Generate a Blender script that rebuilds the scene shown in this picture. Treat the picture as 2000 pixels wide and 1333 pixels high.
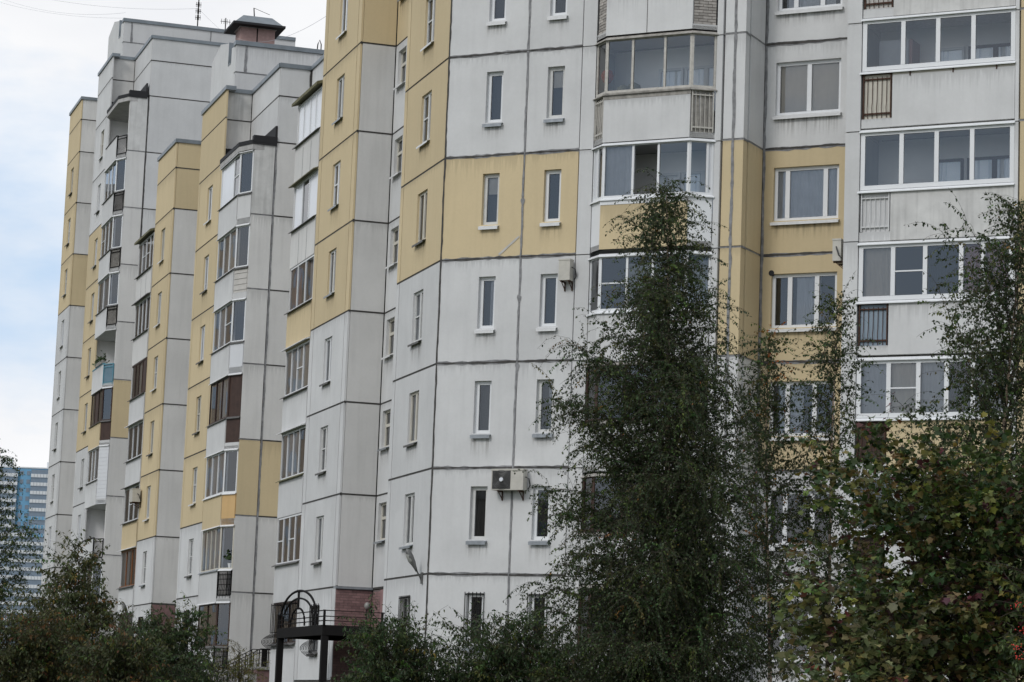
import bpy, math, random
import numpy as np
from mathutils import Matrix, Vector

for o in list(bpy.data.objects): bpy.data.objects.remove(o)
scene = bpy.context.scene
R = math.radians

# ------------------------------------------------------------------ camera
EYE = 1.6
FPX, PITCH, ROLL = 5100.0, 0.1417, 0.0373
cp, sp, cr, sr = math.cos(PITCH), math.sin(PITCH), math.cos(ROLL), math.sin(ROLL)
RV = Vector((cr, -sr*sp, sr*cp)); UV = Vector((-sr, -cr*sp, cr*cp)); FV = Vector((0, cp, sp))
cd = bpy.data.cameras.new('camera'); cam = bpy.data.objects.new('camera', cd)
scene.collection.objects.link(cam); scene.camera = cam
cd.sensor_width = 36; cd.lens = 36*FPX/2000; cd.clip_start = .5; cd.clip_end = 5000
cam.matrix_world = Matrix(((RV.x, UV.x, -FV.x, 0), (RV.y, UV.y, -FV.y, 0), (RV.z, UV.z, -FV.z, EYE), (0, 0, 0, 1)))

# ------------------------------------------------------------------ sky and sun
SUN_AZ, SUN_EL = R(221), R(38)          # compass style: 0 = +Y, clockwise
world = bpy.data.worlds.new('World'); scene.world = world; world.use_nodes = True
nt = world.node_tree; nt.nodes.clear()
def N(t, kind, **kw):
    n = t.nodes.new(kind)
    for k, v in kw.items():
        if k in n.inputs: n.inputs[k].default_value = v
        else: setattr(n, k, v)
    return n
out = N(nt, 'ShaderNodeOutputWorld'); bg = N(nt, 'ShaderNodeBackground')
sky = N(nt, 'ShaderNodeTexSky'); sky.sky_type = 'NISHITA'; sky.sun_disc = False
sky.sun_elevation = SUN_EL; sky.sun_rotation = SUN_AZ; sky.air_density = 1.0; sky.dust_density = 1.5; sky.ozone_density = 1.0
tc = N(nt, 'ShaderNodeTexCoord'); mp = N(nt, 'ShaderNodeMapping'); mp.inputs['Scale'].default_value = (1, 1, 2.6); mp.inputs['Location'].default_value = (3.1, .7, .9)
no = N(nt, 'ShaderNodeTexNoise'); no.inputs['Scale'].default_value = 3.2; no.inputs['Detail'].default_value = 7; no.inputs['Roughness'].default_value = .55
rp = N(nt, 'ShaderNodeValToRGB'); rp.color_ramp.elements[0].position = .36; rp.color_ramp.elements[1].position = .53
no2 = N(nt, 'ShaderNodeTexNoise'); no2.inputs['Scale'].default_value = 7; no2.inputs['Detail'].default_value = 6
rp2 = N(nt, 'ShaderNodeValToRGB'); rp2.color_ramp.elements[0].position = .3; rp2.color_ramp.elements[1].position = .7
rp2.color_ramp.elements[0].color = (8.5, 8.65, 9.0, 1); rp2.color_ramp.elements[1].color = (10.0, 10.0, 10.05, 1)
dim = N(nt, 'ShaderNodeMix'); dim.data_type = 'RGBA'; dim.inputs[0].default_value = .8; dim.inputs[7].default_value = (5.4, 7.3, 9.8, 1)
mx = N(nt, 'ShaderNodeMix'); mx.data_type = 'RGBA'
L = nt.links.new
L(tc.outputs['Generated'], mp.inputs['Vector']); L(mp.outputs[0], no.inputs['Vector']); L(no.outputs['Fac'], rp.inputs[0])
L(mp.outputs[0], no2.inputs['Vector']); L(no2.outputs['Fac'], rp2.inputs[0])
L(sky.outputs[0], dim.inputs[6]); L(rp.outputs[0], mx.inputs[0]); L(dim.outputs[2], mx.inputs[6]); L(rp2.outputs[0], mx.inputs[7])
L(mx.outputs[2], bg.inputs[0]); bg.inputs[1].default_value = .10; L(bg.outputs[0], out.inputs[0])
sd = bpy.data.lights.new('sun', 'SUN'); sd.energy = 1.2; sd.angle = R(16); sd.color = (1, .975, .94)
sun = bpy.data.objects.new('sun', sd); scene.collection.objects.link(sun)
sdir = Vector((math.sin(SUN_AZ)*math.cos(SUN_EL), math.cos(SUN_AZ)*math.cos(SUN_EL), math.sin(SUN_EL)))
sun.rotation_euler = (-sdir).to_track_quat('-Z', 'Y').to_euler(); sun.location = (-40, -40, 80)
vs = scene.view_settings; vs.view_transform = 'Standard'; vs.look = 'None'; vs.exposure = .03; vs.gamma = 1; vs.use_curve_mapping = False
scene.render.engine = 'CYCLES'
scene.cycles.transparent_max_bounces = 12

# ------------------------------------------------------------------ materials
MATS = {}
def mat(name, base, rough=.85, spec=.3, metal=0, noise=.12, nscale=1.2, streak=0., bump=0., bscale=60, tint=None, obj_rand=0., drips=0.):
    m = bpy.data.materials.new(name); m.use_nodes = True; t = m.node_tree; b = t.nodes['Principled BSDF']
    b.inputs['Roughness'].default_value = rough; b.inputs['Specular IOR Level'].default_value = spec; b.inputs['Metallic'].default_value = metal
    l = t.links.new
    geo = N(t, 'ShaderNodeNewGeometry')
    n1 = N(t, 'ShaderNodeTexNoise', Scale=nscale, Detail=6., Roughness=.6); l(geo.outputs['Position'], n1.inputs['Vector'])
    mr = N(t, 'ShaderNodeMapRange'); mr.inputs[1].default_value = .25; mr.inputs[2].default_value = .75
    mr.inputs[3].default_value = 1-noise; mr.inputs[4].default_value = 1+noise*.6; l(n1.outputs['Fac'], mr.inputs[0])
    fac = mr.outputs[0]
    if streak:
        mpn = N(t, 'ShaderNodeMapping'); mpn.inputs['Scale'].default_value = (4.5, 4.5, .3); l(geo.outputs['Position'], mpn.inputs[0])
        n2 = N(t, 'ShaderNodeTexNoise', Scale=1.3, Detail=4.); l(mpn.outputs[0], n2.inputs['Vector'])
        m2 = N(t, 'ShaderNodeMapRange'); m2.inputs[1].default_value = .48; m2.inputs[2].default_value = .78; m2.inputs[3].default_value = 1; m2.inputs[4].default_value = 1-streak
        l(n2.outputs['Fac'], m2.inputs[0])
        mm = N(t, 'ShaderNodeMath', operation='MULTIPLY'); l(fac, mm.inputs[0]); l(m2.outputs[0], mm.inputs[1]); fac = mm.outputs[0]
        # fine paint mottle
        n4 = N(t, 'ShaderNodeTexNoise', Scale=14., Detail=3.); l(geo.outputs['Position'], n4.inputs['Vector'])
        m4 = N(t, 'ShaderNodeMapRange'); m4.inputs[3].default_value = .955; m4.inputs[4].default_value = 1.03; l(n4.outputs['Fac'], m4.inputs[0])
        mm = N(t, 'ShaderNodeMath', operation='MULTIPLY'); l(fac, mm.inputs[0]); l(m4.outputs[0], mm.inputs[1]); fac = mm.outputs[0]
    if drips:      # dirt run down from the joint above: the panel's own top edge is stored on the object
        at_ = N(t, 'ShaderNodeAttribute', attribute_name='joint_z'); at_.attribute_type = 'OBJECT'
        sx = N(t, 'ShaderNodeSeparateXYZ'); l(geo.outputs['Position'], sx.inputs[0])
        sb_ = N(t, 'ShaderNodeMath', operation='SUBTRACT'); l(at_.outputs['Fac'], sb_.inputs[0]); l(sx.outputs['Z'], sb_.inputs[1])
        mpd = N(t, 'ShaderNodeMapping'); mpd.inputs['Scale'].default_value = (9, 9, .25); l(geo.outputs['Position'], mpd.inputs[0])
        nd = N(t, 'ShaderNodeTexNoise', Scale=1.6, Detail=5., Roughness=.65); l(mpd.outputs[0], nd.inputs['Vector'])
        ln = N(t, 'ShaderNodeMapRange'); ln.inputs[1].default_value = .36; ln.inputs[2].default_value = .72; ln.inputs[3].default_value = .05; ln.inputs[4].default_value = 1.7; l(nd.outputs['Fac'], ln.inputs[0])
        oj = N(t, 'ShaderNodeObjectInfo'); pw = N(t, 'ShaderNodeMath', operation='POWER'); l(oj.outputs['Random'], pw.inputs[0]); pw.inputs[1].default_value = 2.2
        ml = N(t, 'ShaderNodeMath', operation='MULTIPLY'); l(ln.outputs[0], ml.inputs[0]); l(pw.outputs[0], ml.inputs[1]); ad_ = N(t, 'ShaderNodeMath', operation='ADD'); l(ml.outputs[0], ad_.inputs[0]); ad_.inputs[1].default_value = .02
        dv = N(t, 'ShaderNodeMath', operation='DIVIDE'); l(sb_.outputs[0], dv.inputs[0]); l(ad_.outputs[0], dv.inputs[1])
        fd = N(t, 'ShaderNodeMapRange'); fd.inputs[1].default_value = 0; fd.inputs[2].default_value = 1; fd.inputs[3].default_value = 1-drips; fd.inputs[4].default_value = 1; fd.interpolation_type = 'SMOOTHSTEP'; l(dv.outputs[0], fd.inputs[0])
        mm = N(t, 'ShaderNodeMath', operation='MULTIPLY'); l(fac, mm.inputs[0]); l(fd.outputs[0], mm.inputs[1]); fac = mm.outputs[0]
    if obj_rand:
        oi = N(t, 'ShaderNodeObjectInfo'); m3 = N(t, 'ShaderNodeMapRange'); m3.inputs[3].default_value = 1-obj_rand; m3.inputs[4].default_value = 1+obj_rand*.4
        l(oi.outputs['Random'], m3.inputs[0])
        mm = N(t, 'ShaderNodeMath', operation='MULTIPLY'); l(fac, mm.inputs[0]); l(m3.outputs[0], mm.inputs[1]); fac = mm.outputs[0]
    vm = N(t, 'ShaderNodeVectorMath', operation='SCALE'); vm.inputs[0].default_value = base[:3]; l(fac, vm.inputs['Scale'])
    l(vm.outputs[0], b.inputs['Base Color'])
    if bump:
        n3 = N(t, 'ShaderNodeTexNoise', Scale=float(bscale), Detail=3.); l(geo.outputs['Position'], n3.inputs['Vector'])
        bp = N(t, 'ShaderNodeBump', Strength=bump, Distance=.01); l(n3.outputs['Fac'], bp.inputs['Height']); l(bp.outputs[0], b.inputs['Normal'])
    MATS[name] = m; return m
mat('white', (.615, .615, .612), noise=.10, nscale=.8, streak=.055, bump=.25, bscale=45, obj_rand=.085, drips=.18)
mat('white2', (.65, .64, .622), noise=.09, nscale=.5, streak=.09, bump=.25, bscale=45, obj_rand=.085, drips=.18)
mat('yellow', (.60, .488, .305), noise=.06, nscale=.5, streak=.055, bump=.25, bscale=45, obj_rand=.085, drips=.18)
mat('white_stained', (.59, .585, .57), noise=.17, nscale=2.0, streak=.30, bump=.25, bscale=45)
mat('orange', (.60, .40, .19), noise=.08, streak=.08)
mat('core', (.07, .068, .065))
mat('seam', (.07, .066, .062), noise=.5, nscale=6)
mat('seam_light', (.24, .24, .245), noise=.5, nscale=6)
mat('coping', (.20, .225, .245), rough=.45, spec=.5, metal=.35, noise=.25, nscale=2)
mat('bitumen', (.02, .02, .022), rough=.7)
mat('pvc', (.71, .72, .73), rough=.35, spec=.45, noise=.05)
mat('pvc_old', (.60, .60, .585), rough=.5, noise=.14, nscale=6)
mat('wood_grey', (.36, .34, .31), noise=.35, nscale=9, streak=.4)
mat('cream', (.56, .53, .46), noise=.12, nscale=4)
mat('brown', (.058, .032, .024), rough=.6, noise=.35, nscale=5, streak=.3)
mat('orange_wood', (.25, .10, .035), rough=.5, noise=.3, nscale=6)
mat('sill_metal', (.30, .32, .34), rough=.4, metal=.4, noise=.3, nscale=8)
mat('sill_white', (.68, .68, .68), rough=.4, noise=.12, nscale=8)
mat('sill_dark', (.10, .095, .09), rough=.5, noise=.3, nscale=8)
mat('black_iron', (.014, .013, .013), rough=.85, spec=.1, noise=.2)
mat('rust', (.07, .035, .024), rough=.8, noise=.5, nscale=12)
mat('rail_white', (.5, .48, .44), noise=.25, nscale=10)
mat('blue_sheet', (.24, .30, .36), rough=.5, noise=.15)
mat('blue_rail', (.10, .28, .36), rough=.5)
mat('curtain', (.62, .63, .66), noise=.1, nscale=3)
mat('curtain_beige', (.72, .66, .59), noise=.06, nscale=3)
mat('curtain_pink', (.45, .26, .25), noise=.06)
mat('curtain_dark', (.028, .032, .034), noise=.2, nscale=2)
mat('frost', (.72, .74, .78), rough=.25, spec=.5, noise=.04)
mat('screen', (.075, .07, .068), rough=.9, noise=.1)
mat('inside', (.90, .89, .88), noise=.06)
mat('board', (.50, .48, .45), noise=.15, nscale=4)
mat('siding', (.62, .63, .65), rough=.4, noise=.06)
mat('brick_pink', (.27, .165, .16), noise=.25, nscale=7, bump=.3, bscale=40, obj_rand=.25)
mat('brick_pale', (.40, .27, .25), noise=.2, nscale=6)
mat('brick_old', (.42, .39, .36), noise=.3, nscale=9, bump=.4, bscale=60, obj_rand=.3)
mat('mortar', (.16, .13, .125), noise=.3, nscale=9)
mat('concrete', (.42, .41, .40), noise=.2, nscale=2, streak=.25)
mat('moss', (.16, .15, .085), noise=.5, nscale=5)
mat('ac_body', (.50, .48, .43), rough=.5, noise=.15, nscale=5)
mat('ac_dark', (.05, .05, .05), rough=.6)
mat('lamp_metal', (.15, .15, .145), rough=.5, metal=.3, noise=.35, nscale=9)
mat('lamp_glass', (.30, .30, .28), rough=.3)
mat('red', (.65, .07, .03), rough=.4)
mat('sack', (.38, .36, .25), rough=.9, noise=.25, nscale=8)
mat('stool_blue', (.05, .07, .22), rough=.5)
mat('chrome', (.6, .6, .6), rough=.25, metal=.9)
mat('leaf_pot', (.035, .06, .02), rough=.6)
mat('plant', (.05, .07, .03), rough=.7)
mat('tw_blue', (.15, .33, .50), noise=.05)
mat('tw_white', (.62, .64, .66), noise=.05)
mat('tw_grey', (.42, .44, .46))
mat('tw_glass', (.15, .20, .26), rough=.2, spec=.6)
mat('ground', (.055, .07, .03), noise=.4, nscale=.8, bump=.5, bscale=6)
mat('asphalt', (.05, .05, .05), noise=.3, nscale=2)
mat('bark', (.055, .045, .035), noise=.4, nscale=8, bump=.5, bscale=40)
mat('berry', (.55, .035, .02), rough=.35, spec=.5)
def birch_bark():
    m = bpy.data.materials.new('birch_bark'); m.use_nodes = True; t = m.node_tree; b = t.nodes['Principled BSDF']; l = t.links.new
    geo = N(t, 'ShaderNodeNewGeometry'); mpn = N(t, 'ShaderNodeMapping'); mpn.inputs['Scale'].default_value = (1.5, 1.5, 7); l(geo.outputs['Position'], mpn.inputs[0])
    n = N(t, 'ShaderNodeTexNoise', Scale=2.5, Detail=5.); l(mpn.outputs[0], n.inputs['Vector'])
    r = N(t, 'ShaderNodeValToRGB'); e = r.color_ramp.elements; e[0].position = .40; e[0].color = (.05, .04, .035, 1); e[1].position = .5; e[1].color = (.40, .30, .22, 1)
    l(n.outputs['Fac'], r.inputs[0]); l(r.outputs[0], b.inputs['Base Color']); b.inputs['Roughness'].default_value = .8
    MATS['birch_bark'] = m
birch_bark()
def glass():
    m = bpy.data.materials.new('glass'); m.use_nodes = True; t = m.node_tree; t.nodes.clear(); l = t.links.new
    o = N(t, 'ShaderNodeOutputMaterial'); tr = N(t, 'ShaderNodeBsdfTransparent'); tr.inputs[0].default_value = (.95, .965, .97, 1)
    g = N(t, 'ShaderNodeBsdfGlossy'); g.inputs['Roughness'].default_value = .015; g.inputs[0].default_value = (.95, .97, 1, 1)
    fr = N(t, 'ShaderNodeFresnel'); fr.inputs[0].default_value = 1.9
    geo = N(t, 'ShaderNodeNewGeometry'); n = N(t, 'ShaderNodeTexNoise', Scale=.9, Detail=1.); l(geo.outputs['Position'], n.inputs['Vector'])
    bp = N(t, 'ShaderNodeBump', Strength=.12, Distance=.02); l(n.outputs['Fac'], bp.inputs['Height']); l(bp.outputs[0], g.inputs['Normal'])
    ms = N(t, 'ShaderNodeMixShader'); l(fr.outputs[0], ms.inputs[0]); l(tr.outputs[0], ms.inputs[1]); l(g.outputs[0], ms.inputs[2]); l(ms.outputs[0], o.inputs[0])
    MATS['glass'] = m
glass()
def leafmat(name, trans=.35, rough=.55):
    m = bpy.data.materials.new(name); m.use_nodes = True; t = m.node_tree; t.nodes.clear(); l = t.links.new
    o = N(t, 'ShaderNodeOutputMaterial'); a = N(t, 'ShaderNodeAttribute', attribute_name='tint')
    d = N(t, 'ShaderNodeBsdfPrincipled'); d.inputs['Roughness'].default_value = rough; d.inputs['Specular IOR Level'].default_value = .35
    tl = N(t, 'ShaderNodeBsdfTranslucent'); ms = N(t, 'ShaderNodeMixShader'); ms.inputs[0].default_value = trans
    l(a.outputs['Color'], d.inputs['Base Color']); l(a.outputs['Color'], tl.inputs['Color'])
    l(d.outputs[0], ms.inputs[1]); l(tl.outputs[0], ms.inputs[2]); l(ms.outputs[0], o.inputs[0]); MATS[name] = m
leafmat('leaf')
def stain():
    m = bpy.data.materials.new('stain'); m.use_nodes = True; t = m.node_tree; t.nodes.clear(); l = t.links.new
    o = N(t, 'ShaderNodeOutputMaterial'); tr = N(t, 'ShaderNodeBsdfTransparent'); d = N(t, 'ShaderNodeBsdfDiffuse'); d.inputs[0].default_value = (.16, .145, .12, 1)
    uv = N(t, 'ShaderNodeUVMap', uv_map='UVMap'); sx = N(t, 'ShaderNodeSeparateXYZ'); l(uv.outputs[0], sx.inputs[0])
    geo = N(t, 'ShaderNodeNewGeometry'); mp_ = N(t, 'ShaderNodeMapping'); mp_.inputs['Scale'].default_value = (14, 14, .5); l(geo.outputs['Position'], mp_.inputs[0])
    n = N(t, 'ShaderNodeTexNoise', Scale=1.3, Detail=4.); l(mp_.outputs[0], n.inputs['Vector'])
    m1 = N(t, 'ShaderNodeMapRange'); m1.inputs[1].default_value = .42; m1.inputs[2].default_value = .75; l(n.outputs['Fac'], m1.inputs[0])
    p = N(t, 'ShaderNodeMath', operation='POWER'); l(sx.outputs['Y'], p.inputs[0]); p.inputs[1].default_value = 1.6
    e = N(t, 'ShaderNodeMath', operation='PINGPONG'); l(sx.outputs['X'], e.inputs[0]); e.inputs[1].default_value = .5
    e2 = N(t, 'ShaderNodeMapRange'); e2.inputs[1].default_value = 0; e2.inputs[2].default_value = .12; l(e.outputs[0], e2.inputs[0])
    a = N(t, 'ShaderNodeMath', operation='MULTIPLY'); l(m1.outputs[0], a.inputs[0]); l(p.outputs[0], a.inputs[1])
    a2_ = N(t, 'ShaderNodeMath', operation='MULTIPLY'); l(a.outputs[0], a2_.inputs[0]); l(e2.outputs[0], a2_.inputs[1])
    a3 = N(t, 'ShaderNodeMath', operation='MULTIPLY'); l(a2_.outputs[0], a3.inputs[0]); a3.inputs[1].default_value = .6
    ms = N(t, 'ShaderNodeMixShader'); l(a3.outputs[0], ms.inputs[0]); l(tr.outputs[0], ms.inputs[1]); l(d.outputs[0], ms.inputs[2]); l(ms.outputs[0], o.inputs[0]); MATS['stain'] = m
stain()

# ------------------------------------------------------------------ mesh helpers
COL = scene.collection
class Fr:
    """vertical wall frame: u along the wall, n outwards (to the right-hand side of u), z up (z measured from eye level)"""
    def __init__(s, p, u):
        s.p = np.array(p, float); s.u = np.array(u, float)/np.hypot(*u); s.n = np.array([s.u[1], -s.u[0]])
    def w(s, u, n, z):
        q = s.p+s.u*u+s.n*n; return (q[0], q[1], z+EYE)
    def pt(s, u, n): return s.p+s.u*u+s.n*n
class MB:
    def __init__(s): s.v = []; s.f = []
    def poly(s, pts):
        i = len(s.v); s.v += [tuple(map(float, p)) for p in pts]; s.f.append(list(range(i, i+len(pts)))); return s
    def hexa(s, p):
        i = len(s.v); s.v += [tuple(map(float, q)) for q in p]
        s.f += [[i+k for k in q] for q in ((0, 3, 2, 1), (4, 5, 6, 7), (0, 1, 5, 4), (1, 2, 6, 5), (2, 3, 7, 6), (3, 0, 4, 7))]; return s
    def box(s, F, u0, u1, n0, n1, z0, z1):
        return s.hexa([F.w(u0, n1, z0), F.w(u1, n1, z0), F.w(u1, n0, z0), F.w(u0, n0, z0), F.w(u0, n1, z1), F.w(u1, n1, z1), F.w(u1, n0, z1), F.w(u0, n0, z1)])
    def prism(s, pts2, z0, z1):
        k = len(pts2); i = len(s.v)
        s.v += [(p[0], p[1], z0+EYE) for p in pts2]+[(p[0], p[1], z1+EYE) for p in pts2]
        s.f.append([i+j for j in range(k)][::-1]); s.f.append([i+k+j for j in range(k)])
        for j in range(k): s.f.append([i+j, i+(j+1) % k, i+k+(j+1) % k, i+k+j])
        return s
    def tube(s, pts, r0, r1=None, seg=6):
        r1 = r0 if r1 is None else r1; pts = [Vector(p) for p in pts]; i0 = len(s.v); K = len(pts)
        for j, p in enumerate(pts):
            d = (pts[min(j+1, K-1)]-pts[max(j-1, 0)]).normalized()
            x = d.orthogonal().normalized() if abs(d.z) < .9 else Vector((1, 0, 0)).cross(d).normalized()
            y = d.cross(x); r = r0+(r1-r0)*j/max(1, K-1)
            for q in range(seg):
                a = 2*math.pi*q/seg; s.v.append(tuple(p+x*(r*math.cos(a))+y*(r*math.sin(a))))
        for j in range(K-1):
            for q in range(seg):
                a = i0+j*seg+q; b = i0+j*seg+(q+1) % seg; s.f.append([a, b, b+seg, a+seg])
        s.f.append([i0+q for q in range(seg)][::-1]); s.f.append([i0+(K-1)*seg+q for q in range(seg)])
        return s
    def lathe(s, c, prof, seg=16, axis=(0, 0, 1)):
        ax = Vector(axis).normalized(); x = ax.orthogonal().normalized(); y = ax.cross(x); c = Vector(c); i0 = len(s.v)
        for r, h in prof:
            for q in range(seg):
                a = 2*math.pi*q/seg; s.v.append(tuple(c+ax*h+x*(r*math.cos(a))+y*(r*math.sin(a))))
        for j in range(len(prof)-1):
            for q in range(seg):
                a = i0+j*seg+q; b = i0+j*seg+(q+1) % seg; s.f.append([a, b, b+seg, a+seg])
        s.f.append([i0+q for q in range(seg)][::-1]); s.f.append([i0+(len(prof)-1)*seg+q for q in range(seg)])
        return s
    def build(s, name, m, parent=None, smooth=False):
        me = bpy.data.meshes.new(name); me.from_pydata(s.v, [], s.f); me.update()
        if smooth:
            for p in me.polygons: p.use_smooth = True
        me.materials.append(MATS[m]); o = link(name, me, parent)
        if m in ('white', 'white2', 'yellow'): o['joint_z'] = max(v[2] for v in s.v)
        return o
def link(name, me, parent=None):
    o = bpy.data.objects.new(name, me); COL.objects.link(o)
    if parent is not None:
        o.parent = parent
        if parent.type == 'EMPTY': o.matrix_parent_inverse = Matrix.Translation(-Vector(parent.location))
    return o
def tag(o, label, cat, group=None, kind=None):
    if label: o['label'] = label
    if cat: o['category'] = cat
    if group: o['group'] = group
    if kind: o['kind'] = kind
    return o
def empty(name, loc, label, cat, group=None):
    o = bpy.data.objects.new(name, None); COL.objects.link(o); o.location = loc; o.empty_display_size = .2
    return tag(o, label, cat, group)
def at(px, py, Y):
    x = (px-1000)/FPX; y = (666.5-py)/FPX
    d = FV+RV*x+UV*y; d = d*(Y/d.y); return Vector((d.x, d.y, d.z+EYE))

# ------------------------------------------------------------------ plan of the apartment building
TH = math.atan2(-.95315007, .30249785)
a2 = np.array([.30249785, -.95315007]); b2 = np.array([.95315007, .30249785])
P19 = a2*-66.55+b2*19.02
c2 = np.array([.8971287, -.44176929])
ZN, ZM, ZF = 3.578, 4.008, 3.946                  # storey datum of near, middle and far part (eye level = 0)
FNs, FMs, FFs = 19.02, 19.18, 19.167              # facade planes
FN, FM, FF = Fr(b2*FNs, a2), Fr(b2*FMs, a2), Fr(b2*FFs, a2)
FC = Fr(P19, c2)
def FB(sa): return Fr(a2*sa, b2)                  # wall that looks along the facade, u = sb
def lv(z0, l): return z0+2.8*l
rng = random.Random(7)
BLD = empty('apartment_building', (10, 95, 1.3), 'long white and yellow panel apartment building with stepped roofs, narrow windows and glazed balconies', 'building')

def panel(F, u0, u1, z0, z1, m, hole=None, th=.30, gap=.028, off=0., par=None, name='wall_panel'):
    u0 += gap; u1 -= gap; z0 += gap; z1 -= gap
    mb = MB()
    if hole is None: mb.box(F, u0, u1, -th+off, off, z0, z1)
    else:
        a, b, c, d = hole
        O = [(u0, z0), (u1, z0), (u1, z1), (u0, z1)]; I = [(a, c), (b, c), (b, d), (a, d)]
        for k in range(4):
            j = (k+1) % 4
            mb.poly([F.w(O[k][0], off, O[k][1]), F.w(O[j][0], off, O[j][1]), F.w(I[j][0], off, I[j][1]), F.w(I[k][0], off, I[k][1])])
            mb.poly([F.w(I[k][0], off, I[k][1]), F.w(I[j][0], off, I[j][1]), F.w(I[j][0], off-th, I[j][1]), F.w(I[k][0], off-th, I[k][1])])
            mb.poly([F.w(O[j][0], off, O[j][1]), F.w(O[k][0], off, O[k][1]), F.w(O[k][0], off-th, O[k][1]), F.w(O[j][0], off-th, O[j][1])])
    o = mb.build(name, m, par or BLD); o['joint_z'] = float(z1+EYE); return o
def ribbon(mb, F, u0, z0, u1, z1, w=.05, n=.005, jit=.35):
    Ln = math.hypot(u1-u0, z1-z0); k = max(2, int(Ln/.16)); du, dz = (u1-u0)/Ln, (z1-z0)/Ln; pu, pz = -dz, du
    pr = None; ph = rng.random()*9
    for i in range(k+1):
        t = i/k*Ln; c = .006*math.sin(t*3.1+ph)+.006*rng.uniform(-1, 1); h = w/2*(1+jit*rng.uniform(-1, 1))
        p = (F.w(u0+du*t+pu*(c-h), n, z0+dz*t+pz*(c-h)), F.w(u0+du*t+pu*(c+h), n, z0+dz*t+pz*(c+h)))
        if pr: mb.poly([pr[0], p[0], p[1], pr[1]])
        pr = p
def seam(F, segs, m='seam', w=.05, n=-.016, jit=.25):
    for i, s in enumerate(segs):
        mb = MB(); ribbon(mb, F, *s, w=w, n=n+.002*(i % 3), jit=jit); mb.build('joint_seam', m, BLD)
def window(F, u0, u1, z0, z1, style='two', frame='pvc', sill='sill_white', cur=None, rec=.13, sd=.10, par=None, fw=.065, ap=.035):
    par = par or BLD; mb = MB(); n0, n1 = -rec-.07, -rec
    mb.box(F, u0, u1, n0, n1, z0, z0+fw); mb.box(F, u0, u1, n0, n1, z1-fw, z1)
    mb.box(F, u0, u0+fw, n0, n1, z0+fw, z1-fw); mb.box(F, u1-fw, u1, n0, n1, z0+fw, z1-fw)
    W = u1-u0; mull = []
    if style == 'two': mull = [u0+W*.56]
    elif style == 'half': mull = [u0+W*.5]
    elif style == 'three': mull = [u0+W*.2, u0+W*.78]
    elif style == 'three2': mull = [u0+W*.27, u0+W*.68]
    for m_ in mull: mb.box(F, m_-.06, m_+.06, n0, n1+.004, z0+fw, z1-fw)
    if style == 'two' and rng.random() < .6: mb.box(F, u0+fw, mull[0]-.06, n0+.01, n1-.004, z0+(z1-z0)*.5, z0+(z1-z0)*.5+.04)
    if style == 'cross': mb.box(F, u0+fw, u1-fw, n0, n1+.003, z0+(z1-z0)*.56, z0+(z1-z0)*.56+.09)
    o = mb.build('window', frame, par)
    top = o if par is BLD else par
    edges = [u0+fw]+[q for m_ in mull for q in (m_-.06, m_+.06)]+[u1-fw]
    for i in range(0, len(edges), 2):
        MB().poly([F.w(edges[i], n0+.035, z0+fw), F.w(edges[i+1], n0+.035, z0+fw), F.w(edges[i+1], n0+.035, z1-fw), F.w(edges[i], n0+.035, z1-fw)]).build('pane', 'glass', top)
    if sill:
        sl = rng.uniform(.35, .75)
        s = MB(); s.hexa([F.w(u0-.04, sd, z0-.075), F.w(u1+.04, sd, z0-.075), F.w(u1+.04, n1, z0-.012), F.w(u0-.04, n1, z0-.012),
                          F.w(u0-.04, sd, z0-.055), F.w(u1+.04, sd, z0-.055), F.w(u1+.04, n1, z0+.004), F.w(u0-.04, n1, z0+.004)])
        s.box(F, u0-.035, u1+.035, sd-.012, sd, z0-.076-ap, z0-.076)
        s.build('sill', sill, top)
        if par is BLD and sd > 0:
            st = MB().poly([F.w(u0-.1, .004, z0-.085-sl), F.w(u1+.1, .004, z0-.085-sl), F.w(u1+.1, .004, z0-.085), F.w(u0-.1, .004, z0-.085)]).build('rain_stain', 'stain', top)
            uvl = st.data.uv_layers.new(name='UVMap')
            for i_, c_ in enumerate(((0, 0), (1, 0), (1, 1), (0, 1))): uvl.data[i_].uv = c_
    if cur:
        mt, f0, f1, zt = cur
        curtain(F, u0+fw+(W-2*fw)*f0, u0+fw+(W-2*fw)*f1, z0+fw+(z1-z0)*zt, z1-.02, mt, -rec-.10, top, amp=.002 if mt == 'curtain_beige' else .018)
    return o
def curtain(F, u0, u1, z0, z1, m, n, par, amp=.02):
    mb = MB(); k = max(6, int((u1-u0)/.035)); pts = []
    for i in range(k+1):
        u = u0+(u1-u0)*i/k; pts.append((u, n+amp*math.sin(u*46)+amp*.6*math.sin(u*21+1)))
    for p, q in zip(pts, pts[1:]): mb.poly([F.w(p[0], p[1], z0), F.w(q[0], q[1], z0), F.w(q[0], q[1], z1), F.w(p[0], p[1], z1)])
    return mb.build('curtain', m, par, smooth=True)
def coping(F, u0, u1, z, h=.16, out_=.06, depth=.35):
    MB().box(F, u0, u1, -depth, out_, z-h, z).build('coping', 'coping', BLD)

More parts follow.
